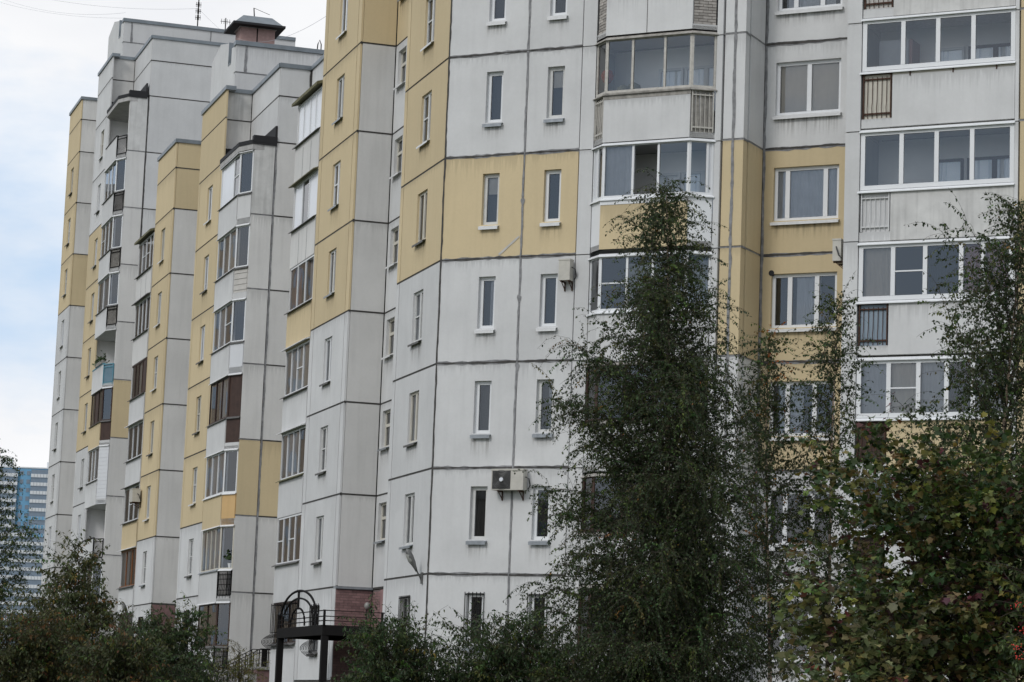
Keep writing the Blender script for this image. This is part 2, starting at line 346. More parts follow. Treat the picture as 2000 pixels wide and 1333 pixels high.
# ---- solid cores behind the panels (keeps the rooms dark)
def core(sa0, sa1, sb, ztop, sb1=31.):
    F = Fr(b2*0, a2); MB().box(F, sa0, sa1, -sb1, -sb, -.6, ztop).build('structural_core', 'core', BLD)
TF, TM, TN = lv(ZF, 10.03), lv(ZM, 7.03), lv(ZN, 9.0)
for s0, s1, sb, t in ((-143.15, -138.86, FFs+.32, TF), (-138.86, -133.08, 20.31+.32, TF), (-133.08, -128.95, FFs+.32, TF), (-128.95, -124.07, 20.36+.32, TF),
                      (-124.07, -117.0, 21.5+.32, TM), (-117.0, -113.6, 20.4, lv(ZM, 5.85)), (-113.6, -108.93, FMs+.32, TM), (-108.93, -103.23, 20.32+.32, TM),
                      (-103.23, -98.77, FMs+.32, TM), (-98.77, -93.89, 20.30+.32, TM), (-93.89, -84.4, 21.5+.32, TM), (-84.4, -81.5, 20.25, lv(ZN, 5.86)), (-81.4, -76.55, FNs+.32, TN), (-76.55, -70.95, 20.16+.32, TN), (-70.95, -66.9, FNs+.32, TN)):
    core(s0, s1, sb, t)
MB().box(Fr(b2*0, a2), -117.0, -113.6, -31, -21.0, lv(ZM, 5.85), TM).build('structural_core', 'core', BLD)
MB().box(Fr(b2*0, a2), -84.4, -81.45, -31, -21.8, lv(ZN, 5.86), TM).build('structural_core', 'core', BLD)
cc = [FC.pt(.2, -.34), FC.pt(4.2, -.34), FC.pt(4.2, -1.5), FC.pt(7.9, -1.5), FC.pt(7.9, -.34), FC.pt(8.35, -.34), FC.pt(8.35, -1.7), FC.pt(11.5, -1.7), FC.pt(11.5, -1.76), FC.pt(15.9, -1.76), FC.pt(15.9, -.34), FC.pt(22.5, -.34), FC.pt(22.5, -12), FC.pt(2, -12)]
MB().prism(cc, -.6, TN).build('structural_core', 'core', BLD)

# ---- A columns: narrow window strips along the straight facade
def column(F, z0, e0, j0, j1, e1, ltop, yfn, attic=True, dark_sill=.5, wc=None, s0=True, s1=True, lmin=-1, grille=False):
    """e0/e1 outer edges, j0/j1 vertical joints"""
    wc = wc or (j0+1.95); segs = []
    for l in range(lmin, ltop):
        m = 'yellow' if yfn(l) else 'white'; za, zb = lv(z0, l), lv(z0, l+1)
        w0, w1, wz0, wz1 = wc-.5, wc+.5, lv(z0, l+.31), lv(z0, l+.81)
        panel(F, j0, j1, za, zb, m, hole=(w0, w1, wz0, wz1))
        cur = rng.choice([None, None, ('curtain', 0, 1, 0), ('curtain', 0, .45, 0), ('curtain_beige', .5, 1, 0), ('curtain_dark', 0, 1, 0)])
        window(F, w0, w1, wz0, wz1, rng.choice(['two', 'two', 'half']), rng.choice(['pvc', 'pvc_old', 'pvc_old', 'cream']), rng.choice(['sill_white', 'sill_dark', 'sill_dark', 'sill_metal']), cur, rec=.065)
        if s0 and e0 < j0: panel(F, e0, j0, za, zb, m, th=.29, name='corner_strip')
        if s1 and e1 > j1: panel(F, j1, e1, za, zb, m, th=.06, name='corner_strip')
        segs.append((e0, za, e1, za))
        if l == -1:
            bars(F, w0-.03, w1+.03, wz0-.02, wz1+.02)
    top = lv(z0, ltop)
    if attic:
        for q0, q1 in ((ltop, ltop+.635), (ltop+.635, ltop+1.06)):
            m = 'yellow' if yfn(q0) else 'white'
            panel(F, e0, e1, lv(z0, q0), lv(z0, q1), m, th=.06); segs.append((e0, lv(z0, q0), e1, lv(z0, q0)))
        top = lv(z0, ltop+1.085); coping(F, e0-.05, e1+.05, top)
    seam(F, segs, w=.075); v = []
    for j in (j0, j1):
        if e0 < j < e1: v.append((j, lv(z0, -1), j, lv(z0, ltop)))
    seam(F, v, w=.07, n=-.02)
    plinth(F, e0, e1, lv(z0, lmin))
def plinth(F, u0, u1, z1): MB().box(F, u0+.02, u1-.02, -.3, -.04, -1.2, z1-.01).build('plinth', 'concrete', BLD)
def bars(F, u0, u1, z0, z1, belly=0.):
    mb = MB(); k = max(4, int((u1-u0)/(.21 if belly else .11)))
    for i in range(k+1):
        u = u0+(u1-u0)*i/k
        if belly:
            pts = [F.w(u, .05, z1), F.w(u, .05, z0+.5)]+[F.w(u, .05+belly*math.sin(t*math.pi), z0+.45-.5*t) for t in np.linspace(0, 1, 8)]
            mb.tube(pts, .012, seg=4)
        else: mb.tube([F.w(u, .03, z0), F.w(u, .03, z1)], .010, seg=4)
    for z in (z0+.06, z1-.06) if not belly else (z1-.06, z0+.5): mb.box(F, u0, u1, .02, .045, z-.012, z+.012)
    return mb.build('window_grille', 'black_iron', BLD)
column(FF, ZF, -143.19, -142.85, -139.2, -138.82, 9, lambda l: l >= 6, wc=-140.95)
column(FF, ZF, -133.12, -132.8, -128.92, -128.5, 9, lambda l: 3 <= l < 7, wc=-130.55)
column(FM, ZM, -113.27, -113.1, -109.25, -108.89, 6, lambda l: l >= 1, wc=-111.05)
column(FM, ZM, -103.27, -102.9, -98.74, -98.32, 6, lambda l: l >= 1, wc=-100.75)
column(FN, ZN, -81.45, -81.0, -76.95, -76.51, 8, lambda l: l >= 3, wc=-78.93)
column(FN, ZN, -71.0, -70.66, -66.57, -66.55, 8, lambda l: l >= 3, wc=-68.63, s1=False)

# ---- walls that look along the facade (sides of the recesses)
def bwall(sa, sb0, sb1, z0, lmin, ltop, yfn, attic=True, m0='white2', light=False, start=.045, cop=True, w=.075):
    F = FB(sa); segs = []
    for l in range(lmin, ltop):
        panel(F, sb0+start, sb1, lv(z0, l), lv(z0, l+1), 'yellow' if yfn(l) else m0); segs.append((sb0, lv(z0, l), sb1, lv(z0, l)))
    if attic:
        for q0, q1 in ((ltop, ltop+.635), (ltop+.635, ltop+1.06)):
            panel(F, sb0+start, sb1, lv(z0, q0), lv(z0, q1), 'yellow' if yfn(q0) else m0); segs.append((sb0, lv(z0, q0), sb1, lv(z0, q0)))
        if cop: coping(F, sb0, sb1, lv(z0, ltop+1.085), out_=.055)
    seam(F, segs, 'seam_light' if light else 'seam', w=w)
bwall(-138.82, FFs, 20.31, ZF, 0, 9, lambda l: l == 6)
bwall(-108.89, FMs, 20.32, ZM, 0, 6, lambda l: l >= 6)
bwall(-76.51, FNs, 20.16, ZN, 0, 8, lambda l: l >= 6)
# end faces of the facade panels closing those corners (painted like the facade)
def backwall(F, off, u0, u1, z0, ltop, yfn=lambda l: False, attic=True, lmin=0, win=None):
    segs = []
    for l in range(lmin, ltop):
        hole = None
        if win: hole = (win[0], win[1], lv(z0, l+win[2]), lv(z0, l+win[3]))
        panel(F, u0, u1, lv(z0, l), lv(z0, l+1), 'yellow' if yfn(l) else 'white', hole=hole, off=off)
        if win:
            G = Fr(F.pt(0, off), F.u); window(G, *hole, 'cross', 'cream', rng.choice(['sill_metal', 'sill_white']), None, rec=.10, sd=.12)
        segs.append((u0, lv(z0, l), u1, lv(z0, l)))
    if attic:
        for q0, q1 in ((ltop, ltop+.635), (ltop+.635, ltop+1.06)):
            panel(F, u0, u1, lv(z0, q0), lv(z0, q1), 'yellow' if yfn(q0) else 'white', off=off); segs.append((u0, lv(z0, q0), u1, lv(z0, q0)))
        G = Fr(F.pt(0, off), F.u); coping(G, u0, u1, lv(z0, ltop+1.085))
    seam(F, segs, w=.075, n=off-.016)
backwall(FF, FFs-20.31, -138.82, -133.1, ZF, 9, win=(-138.6, -137.7, .47, .87))
backwall(FM, FMs-20.32, -108.89, -103.25, ZM, 6, win=(-108.65, -107.75, .47, .87))
backwall(FN, FNs-20.16, -76.51, -71.0, ZN, 8, yfn=lambda l: l >= 6, win=(-76.2, -75.3, .51, .91))
# niche above the bay stacks, and the pier that ends each stack
for F, Fs, z0, s0, s1, sbn, lt, tt in ((FF, FFs, ZF, -128.92, -124.04, 20.36, 9, 8.975), (FM, FMs, ZM, -98.74, -93.86, 20.28, 6, 5.975)):
    G = FB(s0)
    for q0, q1 in ((lt, lt+.635), (lt+.635, lt+1.06)):
        panel(G, Fs+.045, sbn, lv(z0, q0), lv(z0, q1), 'white_stained' if lt == 6 and q0 > 6.3 else 'white2')
    for l in range(-1, lt): panel(G, Fs+.045, sbn, lv(z0, l), lv(z0, l+1), 'inside', name='loggia_side_wall')
    seam(G, [(Fs, lv(z0, lt+.635), sbn, lv(z0, lt+.635)), (sbn-.02, lv(z0, lt-.1), sbn-.02, lv(z0, lt+1.06))], w=.07)
    coping(G, Fs, sbn, lv(z0, lt+1.085), out_=.055)
    backwall(F, Fs-sbn, s0, s1-.02, z0, lt, lmin=-1)
    H = FB(s1); ylev = 3 if lt == 9 else 1; segs = []
    for l in range(-1, lt):
        za, zb = lv(z0, l), lv(z0, l+1); zb = min(zb, lv(z0, tt))
        panel(H, 19.43, sbn-.02, za, zb, 'yellow' if l == ylev else 'white_stained' if l == lt-1 else 'white2', th=.22); segs.append((19.43, za, sbn-.03, za))
    MB().box(H, 19.41, sbn-.02, -.2, .012, lv(z0, -1), lv(z0, lt)).build('pier_edge', 'white', BLD) if False else None
    seam(H, segs, 'seam_light', w=.05)
    seam(H, [(sbn, lv(z0, -1), sbn, lv(z0, tt))], 'seam' if lt == 9 else 'seam_light', w=.065 if lt == 6 else .05, n=.01)
# wall right of the piers: narrow on the middle part, full end wall on the far part
H = FB(-93.86); segs = []
for l in range(-1, 6):
    panel(H, 20.28, 21.5, lv(ZM, l), lv(ZM, l+1), 'yellow' if l == 1 else 'white2'); segs.append((20.28, lv(ZM, l), 21.5, lv(ZM, l)))
for q0, q1 in ((6, 6.635), (6.635, 7.06)): panel(H, 20.28, 21.5, lv(ZM, q0), lv(ZM, q1), 'white'); segs.append((20.28, lv(ZM, q0), 21.5, lv(ZM, q0)))
coping(H, 20.26, 21.5, lv(ZM, 7.085), out_=.055); seam(H, segs, w=.06); seam(H, [(21.48, lv(ZM, 5.5), 21.48, lv(ZM, 7.06))], w=.1, n=.011)
H = FB(-124.04); segs = []
for l in range(0, 5): panel(H, 20.36, 21.5, lv(ZF, l), lv(ZF, l+1), 'white2'); segs.append((20.36, lv(ZF, l), 21.5, lv(ZF, l)))
for l in range(5, 9):
    for u0, u1 in ((20.36, 24.4), (24.4, 28.4), (28.4, 31)):
        panel(H, u0, u1, lv(ZF, l), lv(ZF, l+1), 'white'); segs.append((u0, lv(ZF, l), u1, lv(ZF, l)))
for q0, q1 in ((9, 9.635), (9.635, 10.06)):
    panel(H, 20.36, 31, lv(ZF, q0), lv(ZF, q1), 'white'); segs.append((20.36, lv(ZF, q0), 31, lv(ZF, q0)))
coping(H, 20.34, 31, lv(ZF, 10.085), out_=.055); seam(H, segs, w=.06)
backwall(FM, FMs-21.5, -123.9, -113.5, ZM, 6)
backwall(FM, FMs-21.5, -93.8, -81.5, ZM, 6)

# ---- machine rooms and vent stack on the roofs
def machine_room(F0, sb, sa, sa_far, z0, ztop, zj, sb1):
    H = FB(sa)
    MB().box(H, sb, sb1, -.3, 0, z0, zj-.03).build('wall_panel', 'white', BLD); MB().box(H, sb, sb1, -.3, 0, zj+.03, ztop-.14).build('wall_panel', 'white', BLD)
    MB().box(H, sb+.3, sb1, -5.4, -.3, z0, ztop-.2).build('machine_room', 'white', BLD)
    seam(H, [(sb, zj, sb1, zj)], 'seam_light', w=.08); seam(H, [(sb+.42, zj, sb+.42, ztop-.2)], 'seam_light', w=.11, n=.01, jit=.3)
    if sb1-sb > 6: seam(H, [(sb+4.6, zj, sb+4.6, ztop-.2)], 'seam_light', w=.06, n=.012)
    MB().box(H, sb-.05, sb1, -.4, .06, ztop-.18, ztop).build('coping', 'coping', BLD)
    G = Fr(b2*sb, a2); L0 = sa_far; mb = MB()
    prof = [(sa-.3, ztop-.15), (sa-.95, ztop-.13), (sa-.96, ztop-.75), (sa-1.5, ztop-.75), (sa-1.51, ztop+.22), (sa-3.4, ztop+.62), (sa-5.2, ztop+.2), (sa-5.2, z0), (sa-.3, z0)]
    k = len(prof)
    mb.poly([G.w(u, 0, z) for u, z in prof]); mb.poly([G.w(u, -.3, z) for u, z in prof[::-1]])
    for i in range(k):
        p, q = prof[i], prof[(i+1) % k]; mb.poly([G.w(p[0], 0, p[1]), G.w(p[0], -.3, p[1]), G.w(q[0], -.3, q[1]), G.w(q[0], 0, q[1])])
    mb.build('wall_panel', 'white', BLD)
    MB().box(G, sa-1.52, sa-1.02, -.32, .02, ztop-.76, ztop-.70).box(G, sa-1.53, sa-1.49, -.32, .02, ztop-.72, ztop+.26).build('flashing', 'coping', BLD)
machine_room(FM, 20.43, -103.27, -108.9, lv(ZM, 6.9), 26.98, 25.65, 29.5)
machine_room(FF, 20.32, -133.12, -138.8, lv(ZF, 9.9), 35.28, 34.0, 29.5)
ch = BLD
H = FB(-128.0); zb = lv(ZF, 9.9)
vs_ = MB().box(H, 25.5, 27.28, -1.3, 0, zb, 34.18).build('vent_stack', 'brick_pale', BLD)
MB().box(H, 25.42, 27.36, -1.38, .06, 34.18, 34.32).build('stack_collar', 'concrete', vs_)
mb = MB(); zl, zt = 34.30, 34.80
lo = [H.w(25.08, .5, zl), H.w(27.62, .5, zl), H.w(27.62, -1.8, zl), H.w(25.08, -1.8, zl)]; hi = [H.w(25.6, .0, zt), H.w(27.1, .0, zt), H.w(27.1, -1.3, zt), H.w(25.6, -1.3, zt)]
mb.hexa(lo+hi); mb.build('stack_hood', 'coping', vs_)
MB().box(H, 25.0, 27.7, -1.88, .56, zl-.10, zl+.02).build('hood_rim', 'bitumen', vs_)
MB().tube([H.w(26.36, .01, 33), H.w(26.36, .01, 34.2)], .03, seg=5).build('stack_pipe', 'black_iron', vs_)

# ------------------------------------------------------------------ balconies
def rail(F, u0, u1, z0, z1, m, n=.0, gap=.11, bow=.05, par=None, mid=()):
    mb = MB(); k = max(2, round((u1-u0)/gap))
    mb.box(F, u0, u1, n-.02, n+.02, z1-.04, z1); mb.box(F, u0, u1, n-.015, n+.015, z0+.10, z0+.14); mb.box(F, u0, u1, n-.015, n+.015, z1-.17, z1-.14)
    for s in (u0, u1-.03): mb.box(F, s, s+.03, n-.022, n+.022, z0, z1)
    for i in range(1, k):
        u = u0+(u1-u0)*i/k
        mb.tube([F.w(u, n, z1-.10), F.w(u, n+.01, z0+.42), F.w(u, n+bow, z0+.26), F.w(u, n+bow*.4, z0+.12), F.w(u, n, z0)], .010, seg=4)
    for z in mid: mb.box(F, u0, u1, n-.01, n+.01, z-.012, z+.012)
    return mb.build('railing', m, par)
def glaze(F, u0, u1, z0, z1, panes, fm, par, fw=.055, off=0.):
    """panes: list of (relative width, kind)"""
    mb = MB(); n0, n1 = off-.05, off
    mb.box(F, u0, u1, n0, n1, z0, z0+fw); mb.box(F, u0, u1, n0, n1, z1-fw, z1); mb.box(F, u0, u0+fw, n0, n1, z0+fw, z1-fw); mb.box(F, u1-fw, u1, n0, n1, z0+fw, z1-fw)
    tot = sum(p[0] for p in panes); u = u0+fw; W = u1-u0-2*fw; todo = []
    for i, (w, k) in enumerate(panes):
        ue = u+W*w/tot
        a, b = u+(0 if i == 0 else fw*.5), ue-(0 if i == len(panes)-1 else fw*.5)
        if i: mb.box(F, u-fw*.5, u+fw*.5, n0, n1+.004, z0+fw, z1-fw)
        zm = z0+(z1-z0)*.5
        if 'x' in k: mb.box(F, a, b, n0+.004, n1-.003, zm-.018, zm+.018)
        todo.append((a, b, k)); u = ue
    g = mb.build('glazing_frame', fm, par)
    for a, b, k in todo:
        za, zb = z0+fw, z1-fw
        if 'o' in k: continue
        m = 'frost' if 'w' in k else 'brown' if 'b' in k else 'board' if 's' in k else 'siding' if 'v' in k else 'glass'
        MB().poly([F.w(a, n0+.022, za), F.w(b, n0+.022, za), F.w(b, n0+.022, zb), F.w(a, n0+.022, zb)]).build('pane', m, par)
        if 'm' in k: MB().poly([F.w(a, n0+.008, za), F.w(b, n0+.008, za), F.w(b, n0+.008, zb), F.w(a, n0+.008, zb)]).build('insect_screen', 'screen', par)
        for ch_, mt in (('c', 'curtain'), ('e', 'curtain_beige'), ('p', 'curtain_pink'), ('d', 'curtain_dark')):
            if ch_ in k: curtain(F, a-.02, b+.02, za-.02, zb+.02, mt, n0-.12, par, amp=.012)
    return g
def drip(F, u0, u1, z, m='sill_white', w=.09, par=None, h=.045):
    MB().hexa([F.w(u0, w, z-.05), F.w(u1, w, z-.05), F.w(u1, -.03, z), F.w(u0, -.03, z), F.w(u0, w, z-.05+h*.5), F.w(u1, w, z-.05+h*.5), F.w(u1, -.03, z+h), F.w(u0, -.03, z+h)]).build('drip_sill', m, par)

# loggia columns beside the window strips
def loggia(F, Fs, s0, s1, z0, l, panes, fm, par_m='white2', zs=.35, zt=.905, ribs=0, drip_m='sill_dark', roof=False, hood=None):
    za, zs_, zt_ = lv(z0, l-.09), lv(z0, l+zs), lv(z0, l+zt)
    bal = MB().box(F, s0, s1, -1.05, -.02, lv(z0, l-.06), lv(z0, l)).box(F, s0, s0+.12, -1.05, -.02, lv(z0, l), lv(z0, l+.94)).build('balcony', 'white2', BLD)
    MB().box(F, s0-.03, s1, -.09, .0, za, zs_).build('parapet', par_m, bal)
    if ribs:
        mb = MB()
        for i in range(1, ribs): mb.box(F, s0+(s1-s0)*i/ribs-.012, s0+(s1-s0)*i/ribs+.012, .0, .006, za, zs_-.2)
        mb.build('cover_strip', 'seam_light', bal)
    if panes: glaze(F, s0, s1, zs_+.02, zt_, panes, fm, bal, off=-.02)
    drip(F, s0-.12, s1, zs_, drip_m, par=bal, w=.10)
    if hood: drip(F, s0-.14, s1, zt_+.05, hood, w=.16, par=bal, h=.06)
    if roof:
        MB().hexa([F.w(s0-.15, .18, zt_+.02), F.w(s1+.05, .18, zt_+.02), F.w(s1+.05, -1.3, zt_+.5), F.w(s0-.15, -1.3, zt_+.5), F.w(s0-.15, .18, zt_+.12), F.w(s1+.05, .18, zt_+.12), F.w(s1+.05, -1.3, zt_+.62), F.w(s0-.15, -1.3, zt_+.62)]).build('balcony_roof', 'moss', bal)
    return bal
g3 = [(1, 'gd'), (1, 'gx'), (1, 'g')]; g4 = [(1, 'gd'), (1, 'g'), (1, 'gd'), (1, 'gc')]
loggia(FN, FNs, -84.95, -81.5, ZN, 5, [(1.1, 'w'), (1.2, 'w'), (1, 'w'), (1, 'w')], 'pvc', 'white2', zs=.40, ribs=3, roof=True)
loggia(FN, FNs, -84.95, -81.5, ZN, 4, [(1.2, 'w'), (.9, 'gd'), (1.1, 'w')], 'pvc', 'white2', zs=.36, ribs=3, hood='moss')
loggia(FN, FNs, -84.95, -81.5, ZN, 3, [(1, 'gp'), (1, 'gd'), (1, 'gc')], 'pvc', 'yellow', zs=.37)
loggia(FN, FNs, -84.95, -81.5, ZN, 2, [(1, 'gc'), (1, 'ge'), (1, 'gex'), (1, 'ge')], 'pvc', 'white', hood='sill_white')
loggia(FN, FNs, -84.95, -81.5, ZN, 1, [(1, 'gc'), (1, 'gc'), (1, 'gd'), (1, 'gd')], 'pvc', 'white', hood='sill_white', drip_m='moss')
loggia(FN, FNs, -84.95, -81.5, ZN, 0, [(1, 'gmx'), (1, 'gp'), (1, 'gmx'), (1, 'gp')], 'pvc', 'white')
lg = loggia(FN, FNs, -84.95, -81.5, ZN, -1, [(1, 'gd'), (1, 'gd'), (1, 'gd')], 'brown', 'white', zs=.42)
bars(FN, -84.95, -81.5, lv(ZN, -.62), lv(ZN, -.1), belly=.28)
bars(FN, -79.5, -78.4, lv(ZN, -.72), lv(ZN, -.16), belly=.25)
loggia(FM, FMs, -117.35, -113.5, ZM, 5, [(1, 'gc'), (1, 'gx'), (1, 'gx'), (.8, 'g')], 'pvc', 'white2', zs=.36, ribs=3, roof=True)
loggia(FM, FMs, -117.35, -113.5, ZM, 4, g4, 'pvc', 'white2', hood='sill_dark')
loggia(FM, FMs, -117.35, -113.5, ZM, 3, [(1, 'gd'), (1, 'ge'), (1, 'gd'), (1, 'b')], 'brown', 'white')
loggia(FM, FMs, -117.35, -113.5, ZM, 2, [(1, 'gd'), (1, 'g'), (1, 'gd')], 'pvc', 'white', hood='sill_white')
loggia(FM, FMs, -117.35, -113.5, ZM, 1, [(1, 'gd'), (1, 'gx'), (1, 'gd')], 'pvc', 'yellow', hood='sill_dark')
loggia(FM, FMs, -117.35, -113.5, ZM, 0, [(1, 'gc'), (1, 'gd'), (.6, 'gc')], 'orange_wood', 'white', zs=.32, hood='sill_white')
loggia(FM, FMs, -117.35, -113.5, ZM, -1, g3, 'brown', 'white')

# bay stacks of the straight facade
def bay(F, Fs, z0, s0, s1, l, front, slant, fm, pm='white', side='panel', sm='white', full=None, roof=False, dripm='sill_dark'):
    e = .11; p = [(s0+.40, -.06), (s0+.72, e), (s1-.78, e), (s1-.02, -.25)]
    W = [F.pt(*q) for q in p]; back = [F.pt(s1-.02, -1.1), F.pt(s0+.02, -1.1), F.pt(s0+.02, -.35)]
    za, zs, zt = lv(z0, l-.14), lv(z0, l+.29), lv(z0, l+.86)
    bal = MB().prism(W+back, lv(z0, l-.12), lv(z0, l-.04)).build('balcony', 'white', BLD)
    S = [Fr(W[i], W[i+1]-W[i]) for i in range(3)]; Ln = [np.hypot(*(W[i+1]-W[i])) for i in range(3)]
    MB().box(S[1], -.02, Ln[1], -.08, .02, za, zs-.02).build('parapet', pm, bal)
    MB().box(S[0], 0, Ln[0]-.02, -.08, .0, za, zs-.02).build('parapet', pm, bal)
    fz = za+.16
    if side == 'panel': MB().box(S[2], .03, Ln[2]-.02, -.07, .0, za, zs-.02).build('parapet', sm, bal)
    elif side == 'boards':
        MB().box(S[2], .0, Ln[2], -.09, -.03, za, zs-.02).build('parapet', 'board', bal)
        for i in range(5): MB().hexa([S[2].w(.04, .0, fz+i*.21), S[2].w(Ln[2]-.03, .0, fz+i*.21), S[2].w(Ln[2]-.03, -.03, fz+i*.21), S[2].w(.04, -.03, fz+i*.21), S[2].w(.04, -.018, fz+i*.21+.2), S[2].w(Ln[2]-.03, -.018, fz+i*.21+.2), S[2].w(Ln[2]-.03, -.04, fz+i*.21+.2), S[2].w(.04, -.04, fz+i*.21+.2)]).build('board', 'board', bal)
    elif side == 'siding':
        for i in range(15): MB().box(S[2], .02, Ln[2]-.02, -.05, -.004 if i % 2 else 0, za+.02+i*.185, za+.02+i*.185+.18).build('board', 'siding', bal)
    elif side == 'wood': 
        MB().box(S[2], .0, Ln[2], -.07, -.02, fz, zs).build('parapet', 'brown', bal); MB().box(S[2], .0, Ln[2], -.09, -.0, za, fz).build('slab_edge', 'white', bal)
    elif side in ('rail', 'railboard', 'bluerail', 'grid'):
        rail(S[2], .0, Ln[2]-.01, fz, zs-.03, {'bluerail': 'blue_rail'}.get(side, 'black_iron'), par=bal, gap=.09, mid=[fz+.3, fz+.5, fz+.7] if side == 'grid' else ())
        MB().box(S[2], 0, Ln[2], -.1, .0, za, fz-.01).build('slab_edge', 'white', bal)
        if side == 'railboard': MB().box(S[2], .02, Ln[2]-.02, -.06, -.035, fz, zs-.06).build('infill', 'wood_grey', bal)
        if side == 'bluerail': MB().box(S[2], .02, Ln[2]-.02, -.06, -.035, fz, zs-.06).build('infill', 'blue_sheet', bal)
    if front:
        glaze(S[1], 0, Ln[1], zs+.02, zt, front, fm, bal, off=-.02)
        if side != 'siding': glaze(S[2], .02, Ln[2]-.02, (za+.1 if full else zs+.02), zt, slant, fm, bal, off=-.02)
        drip(S[1], -.06, Ln[1]+.03, zs, dripm, par=bal, w=.08)
        if side != 'siding' and not full: drip(S[2], .03, Ln[2], zs, 'sill_white' if dripm != 'sill_dark' else dripm, par=bal, w=.05)
        drip(S[1], -.06, Ln[1]+.03, zt+.03, 'sill_white', par=bal, w=.07); drip(S[2], .03, Ln[2], zt+.03, 'sill_white', par=bal, w=.05)
    else:
        MB().box(S[1], -.02, Ln[1], -.07, .04, zs-.02, zs+.03).build('handrail', 'black_iron' if side != 'bluerail' else 'blue_rail', bal)
    if roof:
        MB().prism([F.pt(*q) for q in ((s0+.3, .0), (s0+.66, e+.06), (s1-.74, e+.06), (s1+.02, -.20))]+back, lv(z0, l+.875), lv(z0, l+.945)).build('balcony_roof', 'concrete', bal)
        MB().prism([F.pt(*q) for q in ((s0+.3, .02), (s0+.66, e+.08), (s1-.72, e+.08), (s1+.04, -.18))]+[F.pt(s1+.05, -1.1), F.pt(s0+.02, -1.1), F.pt(s0+.02, -.35)], lv(z0, l+.945), lv(z0, l+1.0)).build('roof_felt', 'bitumen', bal)
        MB().box(F, s0+.02, s1, -1.11, -1.04, lv(z0, l+1.0), lv(z0, l+1.22)).box(FB(s0), Fs+.06, Fs+1.08, .002, .05, lv(z0, l+.94), lv(z0, l+1.22)).box(FB(s1), 19.4, 20.3, -.24, .05, lv(z0, l+.975), lv(z0, l+1.065)).build('roof_felt', 'bitumen', bal)
    return bal
M_ = (FM, FMs, ZM, -98.74, -93.86)
bay(*M_, 5, [(1.3, 'w'), (.5, 'gdx')], [(1, 'gd')], 'pvc', roof=True)
bay(*M_, 4, [(.8, 'g'), (.8, 'ge'), (.8, 'ge')], [(1, 'gd')], 'pvc', side='boards')
bay(*M_, 3, [(.8, 'gc'), (.8, 'gc'), (.9, 'gmx')], [(1, 'gd')], 'pvc', full=None, side='panel', sm='siding')
bay(*M_, 2, [(1, 'gd'), (1, 'gc'), (1, 'gc')], [(1, 'b')], 'brown', side='wood')
bay(*M_, 1, [(1, 'gc'), (1, 'gc'), (1, 'gc')], [(1, 'gd')], 'pvc', pm='yellow', sm='orange', dripm='sill_white')
bay(*M_, 0, [(1, 'gc'), (1, 'gc'), (1, 'gc'), (1, 'gc')], [(1, 'gd')], 'cream', side='grid', dripm='sill_metal')
bay(*M_, -1, [(1, 'gd'), (1, 'gd')], [(1, 'gd')], 'brown', side='grid')
F_ = (FF, FFs, ZF, -128.92, -124.04)
bay(*F_, 8, None, None, 'pvc', side='rail', roof=True)
bay(*F_, 7, [(1, 'gc'), (1, 'gd'), (1, 'gd')], [(1, 'gd')], 'pvc', side='rail')
bay(*F_, 6, [(1, 'gx'), (1, 'g'), (1, 'gc')], [(1, 'gd')], 'pvc', side='railboard')
bay(*F_, 5, [(1, 'gc'), (1, 'gc')], [(1, 'gd')], 'pvc', side='railboard')
b4 = bay(*F_, 4, None, None, 'pvc', side='bluerail')
bay(*F_, 3, [(1, 'gd'), (1, 'b'), (1, 'gd')], [(1, 'gd')], 'brown', pm='yellow', side='wood')
bay(*F_, 2, [(1, 'ge'), (.8, 'gc'), (1, 'ge')], [(1, 'gd')], 'pvc', side='siding')
bay(*F_, 1, None, None, 'pvc', side='rail')
bay(*F_, 0, [(1, 'gd'), (1, 'g')], [(1, 'gd')], 'pvc', side='panel')
bay(*F_, -1, g3, [(1, 'g')], 'brown', side='panel')

